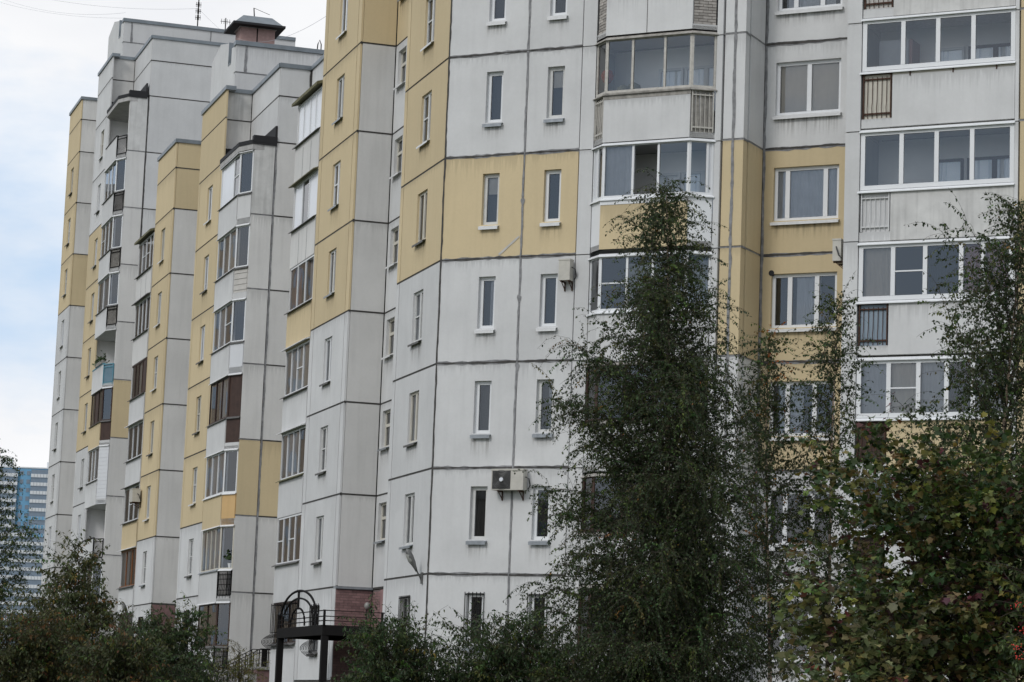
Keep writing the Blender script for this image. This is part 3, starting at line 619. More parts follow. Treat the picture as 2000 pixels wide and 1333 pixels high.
# ------------------------------------------------------------------ angled wing (towards the viewer)
TOPL = 8
for l in range(-1, TOPL):
    m = 'yellow' if l == 3 else 'white'; za, zb = lv(ZN, l), lv(ZN, l+1)
    for (u0, u1, w0) in ((0.0, 2.4, 1.18), (2.4, 4.01, 3.0)):
        h = (w0, w0+.5, lv(ZN, l+.325), lv(ZN, l+.825)); panel(FC, u0, u1, za, zb, m, hole=h)
        lowc = None if l > 0 else ('curtain_dark', 0, 1, 0)
        window(FC, *h, 'one', 'pvc' if (l+int(u0)) % 3 else 'pvc_old', 'sill_white' if l in (3, 2, 5) else 'sill_metal', rng.choice([None, ('curtain_dark', 0, 1, 0), ('curtain', .0, .4, 0), ('curtain', .55, 1, 0), ('curtain_beige', 0, 1, .55), ('curtain', 0, 1, .35)]) if l > 0 else lowc, rec=.11, sd=.10, fw=.095, ap=.065)
        if l == -1: bars(FC, w0-.03, w0+.53, h[2]-.03, h[3]+.03)
    # strip and return wall right of the bay, then the recessed wall with wide windows
    ms = 'yellow' if 2 <= l <= 3 else 'white'
    panel(FC, 8.02, 8.33, za, zb, ms, th=.28, name='corner_strip'); panel(FC, 8.33, 8.64, za, zb, ms, th=.28, name='corner_strip')
    G = Fr(FC.pt(8.64, 0), -FC.n); panel(G, .29, 1.36, za, zb, ms, th=.28)
    D = Fr(FC.pt(0, -1.36), c2); md = 'yellow' if 1 <= l <= 3 else 'white'
    h = (8.95, 10.73, lv(ZN, l+.315), lv(ZN, l+.82)); panel(D, 8.66, 11.34, za, zb, md, hole=h)
    cur = {4: ('curtain_beige', 0, 1, 0), 3: ('curtain', 0, 1, 0), 2: ('curtain', .35, .75, 0), 1: ('curtain', .1, .5, 0), 5: ('curtain', .1, .9, 0)}.get(l)
    window(D, *h, {4: 'half', 3: 'three', 2: 'three2'}.get(l, 'three2'), 'pvc', 'sill_white', cur, rec=.10, fw=.085, ap=.05)
    for q in (0,):
        mr_ = 'yellow'
        panel(FC, 15.78, 19.3, za, zb, mr_, hole=(17, 18.4, lv(ZN, l+.32), lv(ZN, l+.82))); window(FC, 17, 18.4, lv(ZN, l+.32), lv(ZN, l+.82), 'half', 'pvc')
        panel(FC, 19.3, 22.6, za, zb, mr_)
segs = [(0, lv(ZN, l), 2.4, lv(ZN, l)) for l in range(0, TOPL)]+[(2.4, lv(ZN, l), 4.01, lv(ZN, l)) for l in range(0, TOPL)]
seam(FC, segs, 'seam_light', w=.085, jit=.45, n=.003); seam(FC, segs, 'seam', w=.042, jit=.55, n=.0105)
seam(FC, [(2.4, lv(ZN, l), 2.4, lv(ZN, l+1)) for l in range(-1, TOPL)], 'seam_light', w=.055, n=.011, jit=.35)
seam(FC, [(.02, lv(ZN, -1), .02, lv(ZN, TOPL))], 'seam', w=.045, n=.010)
seam(FC, [(8.33, lv(ZN, -1), 8.33, lv(ZN, TOPL))], 'seam_light', w=.075, n=.011, jit=.3)
seam(FC, [(8.02, lv(ZN, l), 8.62, lv(ZN, l)) for l in range(0, TOPL)], 'seam_light', w=.05)
seam(Fr(FC.pt(8.64, 0), -FC.n), [(.02, lv(ZN, l), 1.36, lv(ZN, l)) for l in range(0, TOPL)], 'seam_light', w=.06)
D = Fr(FC.pt(0, -1.36), c2)
seam(D, [(8.66, lv(ZN, l), 11.34, lv(ZN, l)) for l in range(0, TOPL)], 'seam', w=.052, jit=.5, n=.009)
seam(D, [(8.66, lv(ZN, l)-.015, 11.34, lv(ZN, l)-.015) for l in range(0, TOPL)], 'seam_light', w=.085, jit=.45, n=.002)
seam(D, [(8.68, lv(ZN, -1), 8.68, lv(ZN, TOPL))], 'seam_light', w=.07, n=.012)
seam(FC, [(15.78, lv(ZN, l), 22.6, lv(ZN, l)) for l in range(0, TOPL)], 'seam_light', w=.07)
# mastic blobs smeared on the joints
for i, (u, z) in enumerate(((2.4, lv(ZN, 3.53)), (2.4, lv(ZN, 2.6)), (2.42, lv(ZN, 1.95)))):
    mb = MB(); mb.poly([FC.w(u+.055*math.cos(t)*(1+.3*math.sin(3*t)), .018, z+.12*math.sin(t)*(1+.2*math.cos(2*t+i))) for t in np.linspace(0, 2*math.pi, 14)[:-1]]); mb.build('mastic_patch', 'seam_light', BLD)
mb = MB(); ribbon(mb, FC, 1.75, lv(ZN, 3.03), 2.33, lv(ZN, 3.2), w=.05, n=.012); mb.build('mastic_patch', 'board', BLD)
MB().lathe(D.w(8.95, -.06, lv(ZN, 2.83)), [(.075, 0), (.075, .07)], 16, axis=(D.n[0], D.n[1], 0)).build('vent_opening', 'bitumen', BLD)
plinth(FC, 0, 4, lv(ZN, -1)); plinth(D, 8.66, 11.4, lv(ZN, -1)); plinth(FC, 15.78, 22.6, lv(ZN, -1)); plinth(FC, 4.0, 8.6, lv(ZN, -1))
# pillars of the loggia stacks
for u0, u1, n0, n1 in ((4.03, 4.42, -1.4, .05), (7.84, 8.0, -1.4, .05), (11.36, 11.74, -1.7, .03), (15.68, 15.77, -1.7, .02)):
    for l in range(-1, TOPL): MB().box(FC, u0, u1, n0, n1, lv(ZN, l)-.015, lv(ZN, l+1)-.04).build('loggia_pillar', 'white', BLD)

# bay stack of the angled wing
CT = {6: 23.35, 5: 20.48, 4: 17.62, 3: 14.79, 2: 11.85, 1: 9.02, 0: 6.15, -1: 3.3}; CS = {6: 21.85, 5: 19.0, 4: 16.12, 3: 13.32, 2: 10.35, 1: 7.5, 0: 4.65, -1: 1.8}
cb = [(4.43, .03), (4.87, .40), (7.29, .40), (7.83, .03)]; CBW = [FC.pt(*q) for q in cb]
CBS = [Fr(CBW[i], CBW[i+1]-CBW[i]) for i in range(3)]; CBL = [float(np.hypot(*(CBW[i+1]-CBW[i]))) for i in range(3)]
cback = [FC.pt(7.83, -1.15), FC.pt(4.43, -1.15)]
IN = Fr(FC.pt(0, -1.15), c2)
for l in range(-1, 7):
    zb, zs, zt = CT[l]-2.8, CS[l], CT[l]
    bal = MB().prism(CBW+cback, zb, zb+.14).build('balcony', 'concrete' if l == 9 else 'white', BLD)
    MB().box(IN, 4.43, 7.83, -.1, 0, zb+.14, zt+.02).build('inner_wall', 'inside', bal)
    # door and window in the inner wall
    if l >= 1:
        window(IN, 5.75, 6.45, zb+.2, zb+2.25, 'one', 'pvc', None, ('curtain', .0, .4, .3), rec=-.09, par=bal)
        window(IN, 6.5, 7.7, zb+.9, zb+2.25, 'half', 'pvc', None, ('curtain', .05, .6, .35), rec=-.09, par=bal)
    S, Ln = CBS, CBL
    yf = l == 3
    if l == 5:
        MB().box(S[1], -.02, Ln[1], -.08, .02, zb, zs).build('parapet', 'white', bal)
        MB().box(S[1], Ln[1]*.47, Ln[1]*.47+.014, .02, .026, zb, zs).build('cover_strip', 'seam', bal)
        for si in (0, 2):
            MB().box(S[si], .03, Ln[si]-.03, -.12, -.035, zb+.12, zs).build('infill_mortar', 'mortar', bal)
            MB().box(S[si], .0, Ln[si], -.12, .0, zb, zb+.10).build('slab_edge', 'white2', bal)
            me = None; r = 0; z = zb+.14
            while z < zs-.05:
                u = .035-(r % 2)*.11
                while u < Ln[si]-.04:
                    ua, ub = max(u, .035), min(u+.23, Ln[si]-.035)
                    if ub-ua > .04: MB().box(S[si], ua, ub, -.10, -.02+rng.uniform(-.006, .006), z+rng.uniform(0, .006), z+.066).build('brick', 'brick_old', bal)
                    u += .242
                z += .078; r += 1
    else:
        MB().box(S[1], -.02, Ln[1], -.08, .02, zb, zs-(.17 if l in (3, 4) else .0)).build('parapet', 'yellow' if yf else 'white', bal)
        if l == 3: MB().box(S[1], -.03, Ln[1]+.01, -.06, .03, zs-.165, zs).build('cover_strip', 'pvc', bal)
        if l == 4: MB().box(S[1], -.03, Ln[1]+.01, -.08, .024, zs-.165, zs-.06).box(S[1], -.04, Ln[1]+.02, -.08, .07, zs-.05, zs).build('cover_strip', 'wood_grey', bal)
        for si in (0, 2):
            MB().box(S[si], .0, Ln[si]-.02, -.12, .0, zb, zb+.13).build('slab_edge', 'white2', bal)
            if l == 4:
                rail(S[si], .03, Ln[si]-.04, zb+.15, zs-.02, 'rail_white', par=bal, gap=.11, bow=.03)
                for i in range(5): MB().box(S[si], .03+(Ln[si]-.09)*i/5, .03+(Ln[si]-.09)*(i+1)/5-.012, -.07, -.045-.006*(i % 2), zb+.15, zs-.04).build('board', 'wood_grey', bal)
            else: MB().box(S[si], .0, Ln[si]-.02, -.07, .0, zb+.135, zs).build('parapet', 'pvc' if l == 3 else 'white', bal)
    fm = {5: 'wood_grey', 4: 'rail_white', 3: 'pvc', 2: 'pvc', 1: 'brown', 0: 'brown', -1: 'brown'}.get(l, 'pvc')
    fp = {4: [(.8, 'g'), (1.05, 'g'), (.8, 'g')], 3: [(1, 'gc'), (.9, 'o'), (1, 'g')], 2: [(1, 'gmx'), (1, 'g'), (.9, 'g'), (.3, 'g')]}.get(l, [(1, 'gd'), (1, 'gd'), (1, 'gd')])
    glaze(S[1], 0, Ln[1], zs+.02, zt-.03, fp, fm, bal, off=-.01, fw=.06); glaze(S[0], 0, Ln[0], zs+.02, zt-.03, [(1, 'g' if l > 1 else 'gd')] if l != 3 else [(.5, 'v'), (.6, 'g')], fm, bal, off=-.01, fw=.06)
    glaze(S[2], 0, Ln[2], zs+.02, zt-.03, [(1, 'g'), (.25, 'v')] if l == 3 else [(1, 'g' if l > 1 else 'gd')], fm, bal, off=-.01, fw=.06)
    for si in range(3):
        drip(S[si], -.02, Ln[si]+.02, zs-.01, 'pvc' if l in (2, 3) else 'wood_grey', par=bal, w=.07); drip(S[si], -.02, Ln[si]+.02, zt-.02, 'pvc' if l in (2, 3) else 'wood_grey', par=bal, w=.06)

# wide loggia stack at the right
RT = {6: 23.4, 5: 20.5, 4: 17.66, 3: 14.78, 2: 11.92, 1: 9.02, 0: 6.16, -1: 3.3}; RS = {6: 21.9, 5: 19.1, 4: 16.26, 3: 13.22, 2: 10.42, 1: 7.5, 0: 4.65, -1: 1.8}
r0, r1 = 11.76, 15.67; IR = Fr(FC.pt(0, -1.42), c2)
for l in range(-1, 7):
    zb, zs, zt = RT[l]-2.86, RS[l], RT[l]
    bal = MB().box(FC, r0, r1, -1.42, -.02, zb+.02, zb+.15).build('balcony', 'white2', BLD)
    MB().box(IR, r0, r1, -.1, 0, zb+.15, zt+.02).build('inner_wall', 'inside', bal)
    if l >= 1:
        window(IR, 13.3, 14.0, zb+.2, zb+2.3, 'one', 'pvc' if l != 3 else 'brown', None, ('curtain', .0, .5, .3), rec=-.09, par=bal)
        window(IR, 14.1, 15.5, zb+.95, zb+2.3, 'half', 'brown' if l in (3, 4) else 'pvc', None, ('curtain', 0, 1, 0), rec=-.09, par=bal)
    pu = 12.56
    MB().box(FC, pu, r1, -.10, .015, zb+.03, zs-.11 if l == 4 else zs).build('parapet', {1: 'yellow', 3: 'white_stained', 5: 'white_stained'}.get(l, 'white'), bal)
    if l == 4:
        MB().box(FC, pu, r1, -.09, .0, zs-.105, zs-.01).build('cover_strip', 'cream', bal)
        for q in (13.0, 14.1, 15.2): MB().box(FC, q, q+.03, .0, .035, zs-.16, zs-.01).build('bracket', 'rust', bal)
    MB().box(FC, r0, pu, -.12, .0, zb+.03, zb+.26).build('slab_edge', 'white', bal)
    bm = {4: 'cream', 3: 'white', 2: 'blue_sheet', 1: 'brown', 5: 'board'}.get(l, 'brown'); rm = {4: 'rust', 3: 'white', 2: 'rust', 1: 'rust'}.get(l, 'rust')
    MB().box(FC, r0+.02, pu-.02, -.08, -.045, zb+.26, zs-.01).build('infill', bm, bal)
    rail(FC, r0+.03, pu-.03, zb+.27, zs-.03, rm, n=-.01, par=bal, gap=.125, bow=.04)
    fp = {4: [(1, 'g'), (.95, 'g'), (.95, 'g'), (1, 'g')], 3: [(1, 'g'), (.95, 'g'), (.95, 'g'), (1, 'g')], 2: [(.85, 'gmx' if False else 'ge'), (.9, 'gmx'), (1, 'gd'), (.6, 'gp'), (.7, 'gp')],
          1: [(.75, 'gc'), (.8, 'gex'), (.75, 'gc'), (.7, 'gd'), (.9, 'gc')], 0: [(.8, 'gd'), (.8, 'gd'), (.8, 'gd'), (.8, 'gd')]}.get(l, [(1, 'gd'), (1, 'gd'), (1, 'gd'), (1, 'gd')])
    glaze(FC, r0, r1, zs+.03, zt-.04, fp, 'pvc', bal, fw=.11, off=.0)
    drip(FC, r0-.05, r1+.02, zs-.01, 'pvc', par=bal, w=.08); drip(FC, r0-.03, r1+.02, zt-.03, 'pvc', par=bal, w=.07)
MB().prism([FC.pt(3.9, .1), FC.pt(23, .1), FC.pt(23, -12), FC.pt(2, -12)], TN, TN+.3).build('roof', 'coping', BLD)

# ---- pink brick base beside the entrance, brick by brick on the visible face
def brickwall(F, u0, u1, z0, z1, fine=True):
    base = MB().box(F, u0, u1, -.12, -.012, z0, z1).build('base_wall', 'mortar' if fine else 'brick_pink', BLD)
    if not fine: return
    tpl = {}
    z = z0; r = 0
    while z < z1-.05:
        u = u0-(r % 2)*.125
        while u < u1-.02:
            ua, ub = max(u, u0), min(u+.242, u1)
            if ub-ua > .03:
                key = round(ub-ua, 3)
                if key not in tpl:
                    m_ = MB().box(Fr((0, 0), F.u), 0, key, -.1, 0, -EYE, .068-EYE); me = bpy.data.meshes.new('brick'); me.from_pydata(m_.v, [], m_.f); me.materials.append(MATS['brick_pink']); tpl[key] = me
                o = bpy.data.objects.new('brick', tpl[key]); COL.objects.link(o); o.parent = base; p = F.w(ua, rng.uniform(-.004, .003), z); o.location = p
            u += .254
        z += .079; r += 1
brickwall(FB(-76.51), FNs+.02, 20.15, .9, lv(ZN, 0)-.06)
G = Fr(FN.pt(0, FNs-20.16), a2); brickwall(G, -76.45, -75.6, 1.9, lv(ZN, 0)-.06)
MB().box(G, -75.6, -71.0, -.12, -.012, -.6, lv(ZN, 0)-.06).build('base_wall', 'brick_pink', BLD)
MB().box(FB(-76.51), FNs, 20.16, -.12, -.014, -.6, .9).build('base_wall', 'brick_pink', BLD)
MB().box(FB(-76.51), FNs-.0, 20.16, -.28, .07, lv(ZN, 0)-.05, lv(ZN, 0)+.02).build('ledge', 'sill_metal', BLD)
MB().box(FB(-108.89), FMs+.02, 20.3, -.12, -.012, -.6, lv(ZM, 0)-.05).build('base_wall', 'brick_pink', BLD)
MB().box(FB(-138.82), FFs+.02, 20.3, -.12, -.012, -.6, lv(ZF, 0)-.05).build('base_wall', 'brick_pink', BLD)
# entrance door in the recess
MB().box(G, -74.6, -73.2, -.06, .02, -.25, 1.9).build('entrance_door', 'ac_dark', BLD)
MB().box(FB(-93.86), 19.0, 21.5, -.2, -.02, -.6, lv(ZM, -1)).build('base_wall', 'concrete', BLD)

# ------------------------------------------------------------------ things fixed to or standing on the building
def ac_unit(F, u0, u1, z0, z1, depth, label, fan=True, group='air conditioner boxes on the facade'):
    e = empty('air_conditioner', F.w((u0+u1)/2, .06, z0), label, 'air conditioner', group)
    W = u1-u0; n1 = .08+depth
    body = MB().box(F, u0, u1, .08, n1, z0, z1).box(F, u0-.01, u1+.01, .075, n1+.01, z1-.03, z1+.012).build('casing', 'ac_body', e)
    if fan:
        c = F.w(u0+W*.32, n1, (z0+z1)/2); ax = (F.n[0], F.n[1], 0); r = min((z1-z0)*.46, W*.29)
        MB().box(F, u0+.03, u0+W*.60, n1, n1+.012, z0+.03, z1-.04).build('fan_panel', 'ac_dark', e)
        g = MB()
        for k in range(1, 7):
            rr = r*k/6; pts = [Vector(c)+Vector((F.u[0], F.u[1], 0))*(rr*math.cos(t))+Vector((0, 0, 1))*(rr*math.sin(t))+Vector(ax)*.025 for t in np.linspace(0, 2*math.pi, 20)]
            g.tube(pts, .006, seg=3)
        g.build('fan_grille', 'lamp_metal', e); MB().lathe(Vector(c)+Vector(ax)*.02, [(r*.24, 0), (r*.2, .02)], 14, axis=ax).build('fan_hub', 'frost', e)
    mb = MB()
    for u in (u0+W*.2, u0+W*.86): mb.box(F, u-.015, u+.015, 0, n1, z0-.04, z0-.005); mb.tube([F.w(u, .01, z0-.22), F.w(u, n1-.06, z0-.03)], .014, seg=4); mb.box(F, u-.015, u+.015, .0, .03, z0-.25, z0)
    mb.build('bracket', 'rust', e)
    MB().tube([F.w(u1+.01, .2, z0+.35), F.w(u1+.09, .16, z0+.3), F.w(u1+.1, .1, z0+.12), F.w(u1+.02, .04, z0+.05)], .02, seg=5).build('hose', 'ac_dark', e)
    return e
ac_unit(FC, 1.94, 2.86, 5.76, 6.30, .24, 'grey outdoor air conditioner with round fan between two narrow windows of the white wall')
ac_unit(FC, 3.66, 3.98, 11.25, 11.80, .22, 'beige air conditioner box beside the bay stack pillar, under the yellow panels', fan=False)
ac_unit(Fr(FC.pt(11.36, -1.0), FC.n), .38, .98, 11.5, 12.05, .22, 'weathered air conditioner box on the yellow wall next to the wide loggia pillar', fan=False)
ac_unit(FM, -113.35, -112.6, lv(ZM, 1.60), lv(ZM, 1.80), .34, 'dirty air conditioner box beside a narrow window on the far yellow strip', fan=False)
def wall_lamp(F, u, z, label):
    e = empty('wall_lamp', F.w(u, 0, z), label, 'street lamp', 'street lamps fixed to the facade')
    MB().box(F, u-.05, u+.05, 0, .05, z-.12, z+.18).build('wall_plate', 'lamp_metal', e)
    MB().tube([F.w(u, .04, z-.05), F.w(u, .08, z+.06), F.w(u, .2, z+.26)], .022, seg=6).build('arm', 'lamp_metal', e)
    p0 = Vector(F.w(u, .17, z+.2)); d = Vector((F.n[0]*.46, F.n[1]*.46, .89)).normalized()
    MB().lathe(p0, [(.03, 0), (.045, .1), (.075, .25), (.09, .42), (.075, .58), (.02, .66)], 12, axis=d).build('lamp_head', 'lamp_metal', e, smooth=True)
    MB().lathe(p0+d*.22+Vector((F.n[0], F.n[1], 0))*.03, [(.05, 0), (.08, .1), (.075, .26), (.03, .34)], 12, axis=d).build('lamp_cover', 'lamp_glass', e, smooth=True)
wall_lamp(FN, -67.0, 3.45, 'grey street lamp on a short arm at the white wall corner beside the entrance')
wall_lamp(FM, -113.4, 3.4, 'grey street lamp poking out above the shrubs by the far balconies')

# entrance canopy with arches
CE = empty('entrance_canopy', (*(a2*-73.6+b2*17.3), 1.3), 'black steel entrance canopy with rails and nested arches on posts', 'canopy')
FK = Fr(b2*17.25, a2); zc = 2.24; s0, s1 = -76.3, -70.6
MB().box(FK, s0, s1, -2.85, 0, zc-.05, zc-.01).build('roof_deck', 'black_iron', CE)
KB = FB(s1)
MB().box(FK, s0, s1, -.08, .02, zc-.28, zc).box(KB, 17.33, 20.1, -.08, .02, zc-.28, zc).box(FB(s0+.08), 17.33, 20.1, -.08, .0, zc-.28, zc).build('edge_beam', 'black_iron', CE)
for s in (s0+.1, s1-.1): MB().box(FK, s-.09, s+.09, -.17, .01, -.45, zc-.28).build('post', 'black_iron', CE)
mb = MB()
for h in (.12, .24, .40): 
    mb.tube([FK.w(s0, -.02, zc+h), FK.w(s1, -.02, zc+h), KB.w(19.0, -.02, zc+h)], .016, seg=5)
for s in (s0, s1): mb.box(FK, s-.03, s+.03, -.05, .01, zc, zc+.42)
mb.box(KB, 18.9, 18.96, -.05, .0, zc, zc+.42); mb.build('rail', 'black_iron', CE)
cx = (s0+s1)/2-.35
for ra, h, w in ((2.3, 1.02, .035), (1.9, .80, .03), (.85, .52, .03)):
    MB().tube([FK.w(cx+ra*math.cos(t), -.02, zc+.02+h*math.sin(t)**.8 if math.sin(t) > 0 else zc+.02) for t in np.linspace(.001, math.pi-.001, 22)], w, seg=6).build('arch', 'black_iron', CE)
MB().tube([FK.w(cx, -.02, zc+.5), FK.w(cx, -.02, zc+1.02)], .035, seg=6).build('arch_strut', 'black_iron', CE)
el = empty('globe_lamp', KB.w(20.0, -4.6, 3.05), 'small round lamp on the pink brick wall beside the entrance', 'lamp')
EB = FB(-76.51)
MB().lathe(EB.w(20.0, .1, 3.05), [(.01, -.11), (.07, -.08), (.1, 0), (.07, .08), (.01, .11)], 12).build('globe', 'lamp_glass', el, smooth=True)
MB().tube([EB.w(20.0, .0, 3.0), EB.w(20.0, .03, 1.9)], .012, seg=4).build('cable', 'ac_dark', el)

# porch stairs with iron railing
ST = empty('porch_stairs', (*(a2*-92+b2*20), 1.3), 'pinkish porch stairs with black iron railing against the white recess wall', 'stairs')
SB = FB(-91.4)
MB().box(SB, 20.0, 21.4, -2.2, 0, -.6, 1.22).build('platform', 'brick_pink', ST); MB().box(SB, 19.96, 21.42, -2.2, .06, 1.22, 1.32).build('landing_slab', 'concrete', ST)
for i in range(8): MB().box(SB, 20.0-.21*(i+1), 20.0-.21*i, -1.4, 0, -.6, 1.22-.16*(i+1)).build('step', 'concrete', ST)
mb = MB()
def zr(u): return 1.95 if u >= 20.1 else 1.95-(20.1-u)*.55
us = np.linspace(18.4, 21.3, 15)
for off in (0, -1.3):
    mb.tube([SB.w(18.4, off, zr(18.4)), SB.w(20.1, off, 1.95), SB.w(21.35, off, 1.95)], .016, seg=5)
    for u in us: mb.tube([SB.w(u, off, zr(u)-.72), SB.w(u, off, zr(u))], .011 if round(u*10) % 3 else .02, seg=4)
    mb.tube([SB.w(18.4, off, zr(18.4)-.12), SB.w(20.1, off, 1.83), SB.w(21.35, off, 1.83)], .010, seg=4)
mb.box(SB, 20.15, 20.35, -.05, 0, 1.3, 1.95); mb.build('railing', 'black_iron', ST)

# things on balconies
def lumps(c, items, m, e, name):
    for i, (dx, dy, dz, r) in enumerate(items): MB().lathe((c[0]+dx, c[1]+dy, c[2]+dz), [(.02, -r), (r*.7, -r*.75), (r, -.1*r), (r*.8, r*.6), (r*.2, r*.95)], 12).build(name, m, e, smooth=True)
zb4 = CT[4]-2.8+.14
p = FC.w(4.72, -.05, zb4); e = empty('balloon_bundle', p, 'round red ball leaning above sacks behind old bay glazing', 'ball')
MB().lathe((p[0], p[1], EYE+16.72), [(.02, -.2), (.1, -.17), (.16, -.08), (.17, .02), (.13, .13), (.03, .18)], 16).build('ball', 'red', e, smooth=True)
MB().tube([(p[0], p[1], p[2]), (p[0], p[1], EYE+16.55)], .03, seg=6).build('stick', 'wood_grey', e)
p = FC.w(5.15, -.15, zb4); e = empty('vegetable_sacks', p, 'pale greenish sacks piled in the old bay balcony beside the red ball', 'sacks')
lumps(p, [(-.25, .0, .25, .27), (.2, .02, .25, .26), (-.05, .0, .68, .25), (-.25, .05, 1.05, .2), (.2, .0, 1.02, .22), (.0, .0, 1.32, .2), (.28, .02, 1.4, .2)], 'sack', e, 'sack')
zb4 = RT[4]-2.86+.15
p = FC.w(12.35, -1.0, zb4); e = empty('cupboard', p, 'pale tall cupboard standing in the loggia behind the blue stool', 'cupboard')
MB().box(FC, 11.95, 12.72, -1.38, -.75, zb4, zb4+2.3).build('carcass', 'curtain', e); MB().box(FC, 12.74, 12.82, -1.38, -.75, zb4, zb4+2.3).build('side_board', 'curtain_pink', e)
p = FC.w(12.25, -.35, zb4); e = empty('bar_stool', p, 'tall stool with dark blue seat behind the loggia glazing', 'stool')
FS = Fr(FC.pt(12.25, -.35), c2)
MB().box(FS, -.19, .19, -.19, .19, zb4+1.18, zb4+1.36).build('seat', 'stool_blue', e)
for i in (-1, 1):
    for j in (-1, 1): MB().tube([FS.w(i*.19, j*.19, zb4), FS.w(i*.16, j*.16, zb4+1.18)], .014, seg=5).build('leg', 'chrome', e)
def leafy(c, k, s, r, e):
    mb = MB(); q = random.Random(k)
    for i in range(k):
        p = Vector(c)+Vector((q.gauss(0, s), q.gauss(0, s), abs(q.gauss(0, s))*1.3)); d = Vector((q.uniform(-1, 1), q.uniform(-1, 1), q.uniform(-.3, 1))).normalized(); x = d.orthogonal()*r*.35
        mb.poly([p, p+d*r*.5+x, p+d*r, p+d*r*.5-x])
    return mb.build('foliage', 'leaf_pot', e)
bb = Fr(FM.pt(-93.88-.78, .11), np.array(FM.pt(-93.88, -.25))-np.array(FM.pt(-94.66, .11)))
p = bb.w(.62, -.13, lv(ZM, .29)+.02); e = empty('potted_plant', p, 'green houseplant in a white pot behind the bay window', 'plant')
MB().lathe(p, [(.09, 0), (.13, .2), (.14, .22), (.11, .22)], 12).build('pot', 'pvc', e); MB().tube([p, (p[0], p[1], p[2]+.3)], .02, seg=5).build('stem', 'bark', e); leafy((p[0], p[1], p[2]+.32), 60, .1, .16, e)
p = FF.w(-126.0, .13, lv(ZF, 4.29)+.03); e = empty('balcony_planter', p, 'planter box of trailing greenery on the blue balcony rail', 'plant')
MB().box(FF, -127.0, -125.0, .02, .2, lv(ZF, 4.29)+.03, lv(ZF, 4.29)+.2).build('box', 'wood_grey', e)
for k in range(4): leafy(FF.w(-126.8+k*.55, .1, lv(ZF, 4.34)), 34+k, .10, .13, e)

# antennas and wires on the roofs
def antenna(base, h, label, bars_, tilt=0.):
    e = empty('antenna', base, label, 'antenna', 'aerials on the roofs'); b = Vector(base)
    MB().tube([b, b+Vector((tilt, 0, h))], .035, .03, seg=6).build('mast', 'black_iron', e)
    mb = MB()
    for z, w, yaw in bars_:
        d = Vector((math.cos(yaw), math.sin(yaw), .0))*w/2; c = b+Vector((tilt*z/h, 0, z)); mb.tube([c-d, c+d], .018, seg=4)
        for k in (-.8, -.3, .3, .8): q = c+d*k; mb.tube([q+Vector((0, 0, -.14)), q+Vector((0, 0, .14))], .012, seg=4)
    mb.build('crossbar', 'black_iron', e)
RB = FB(-134.0)
antenna(RB.w(24.35, 0, 35.0), 3.4, 'tall thin aerial mast on the far roof', [(1.0, .3, .3), (1.35, .3, .3), (1.7, .3, .3), (2.2, .3, .3)])
antenna(RB.w(25.85, 0, 35.0), 1.15, 'short dark aerial with crossbars beside the vent stack', [(.35, .5, .3), (.95, .55, .3), (.3, .3, 1.6)])
e = antenna(FB(-128.6).w(26.3, 0, 34.78), .62, 'small bent aerial on the hood of the brick vent stack', [], -.06)
ap_ = Vector(FB(-128.6).w(26.3, 0, 35.4)); ob_ = [o for o in bpy.data.objects if o.name.startswith('antenna')][-1]; MB().tube([ap_+Vector((-.06, 0, 0)), ap_+Vector((.75, .2, -.28))], .014, seg=4).build('arm', 'black_iron', ob_)
e = empty('roof_ladder_hoop', FB(-104).w(24.0, 0, 26.9), 'black ladder hoop at the edge of the middle roof', 'ladder')
HL = FB(-103.6); MB().tube([HL.w(23.86, 0, 26.5), HL.w(23.92, 0, 27.3), HL.w(23.99, 0, 27.48), HL.w(24.06, 0, 27.3), HL.w(24.06, 0, 26.5)], .025, seg=5).build('hoop', 'black_iron', e)
def wire(p, q, sag, label, r=.006):
    p, q = Vector(p), Vector(q); pts = [p.lerp(q, t)-Vector((0, 0, sag*4*t*(1-t))) for t in np.linspace(0, 1, 25)]
    tag(MB().tube(pts, r, seg=4).build('cable', 'sill_metal'), label, 'cable', 'wires strung over the roofs')
mast = RB.w(24.35, 0, 37.6); w0 = Vector(RB.w(20.4, 0, 35.5))
wire(at(-60, -14, 150), w0, .4, 'thin wire from the sky to the crest of the far roof'); wire(at(-60, -30, 150), w0+Vector((.1, 0, .3)), .7, 'slacker wire hanging just above another over the far roof crest')
wire(at(60, -8, 142), Vector(RB.w(24.35, 0, 36.5)), .3, 'thin wire stretched to the tall aerial mast'); wire(Vector(RB.w(24.35, 0, 36.5)), Vector(RB.w(25.85, 0, 35.3)), .05, 'thin wire between the two aerials')
wire(Vector(RB.w(25.85, 0, 35.4)), Vector(FN.w(-80, .0, 22.3)), .8, 'thin wire running to the tall near part over the middle roof')
for k, wd in enumerate(('steepest', 'second', 'third', 'flattest')): wire(Vector(RB.w(24.35, 0, 38.0-.3*k)), at(520+60*k, -20, 128), .3, wd+' of the faint guy wires fanning from the tall aerial mast', r=.004)

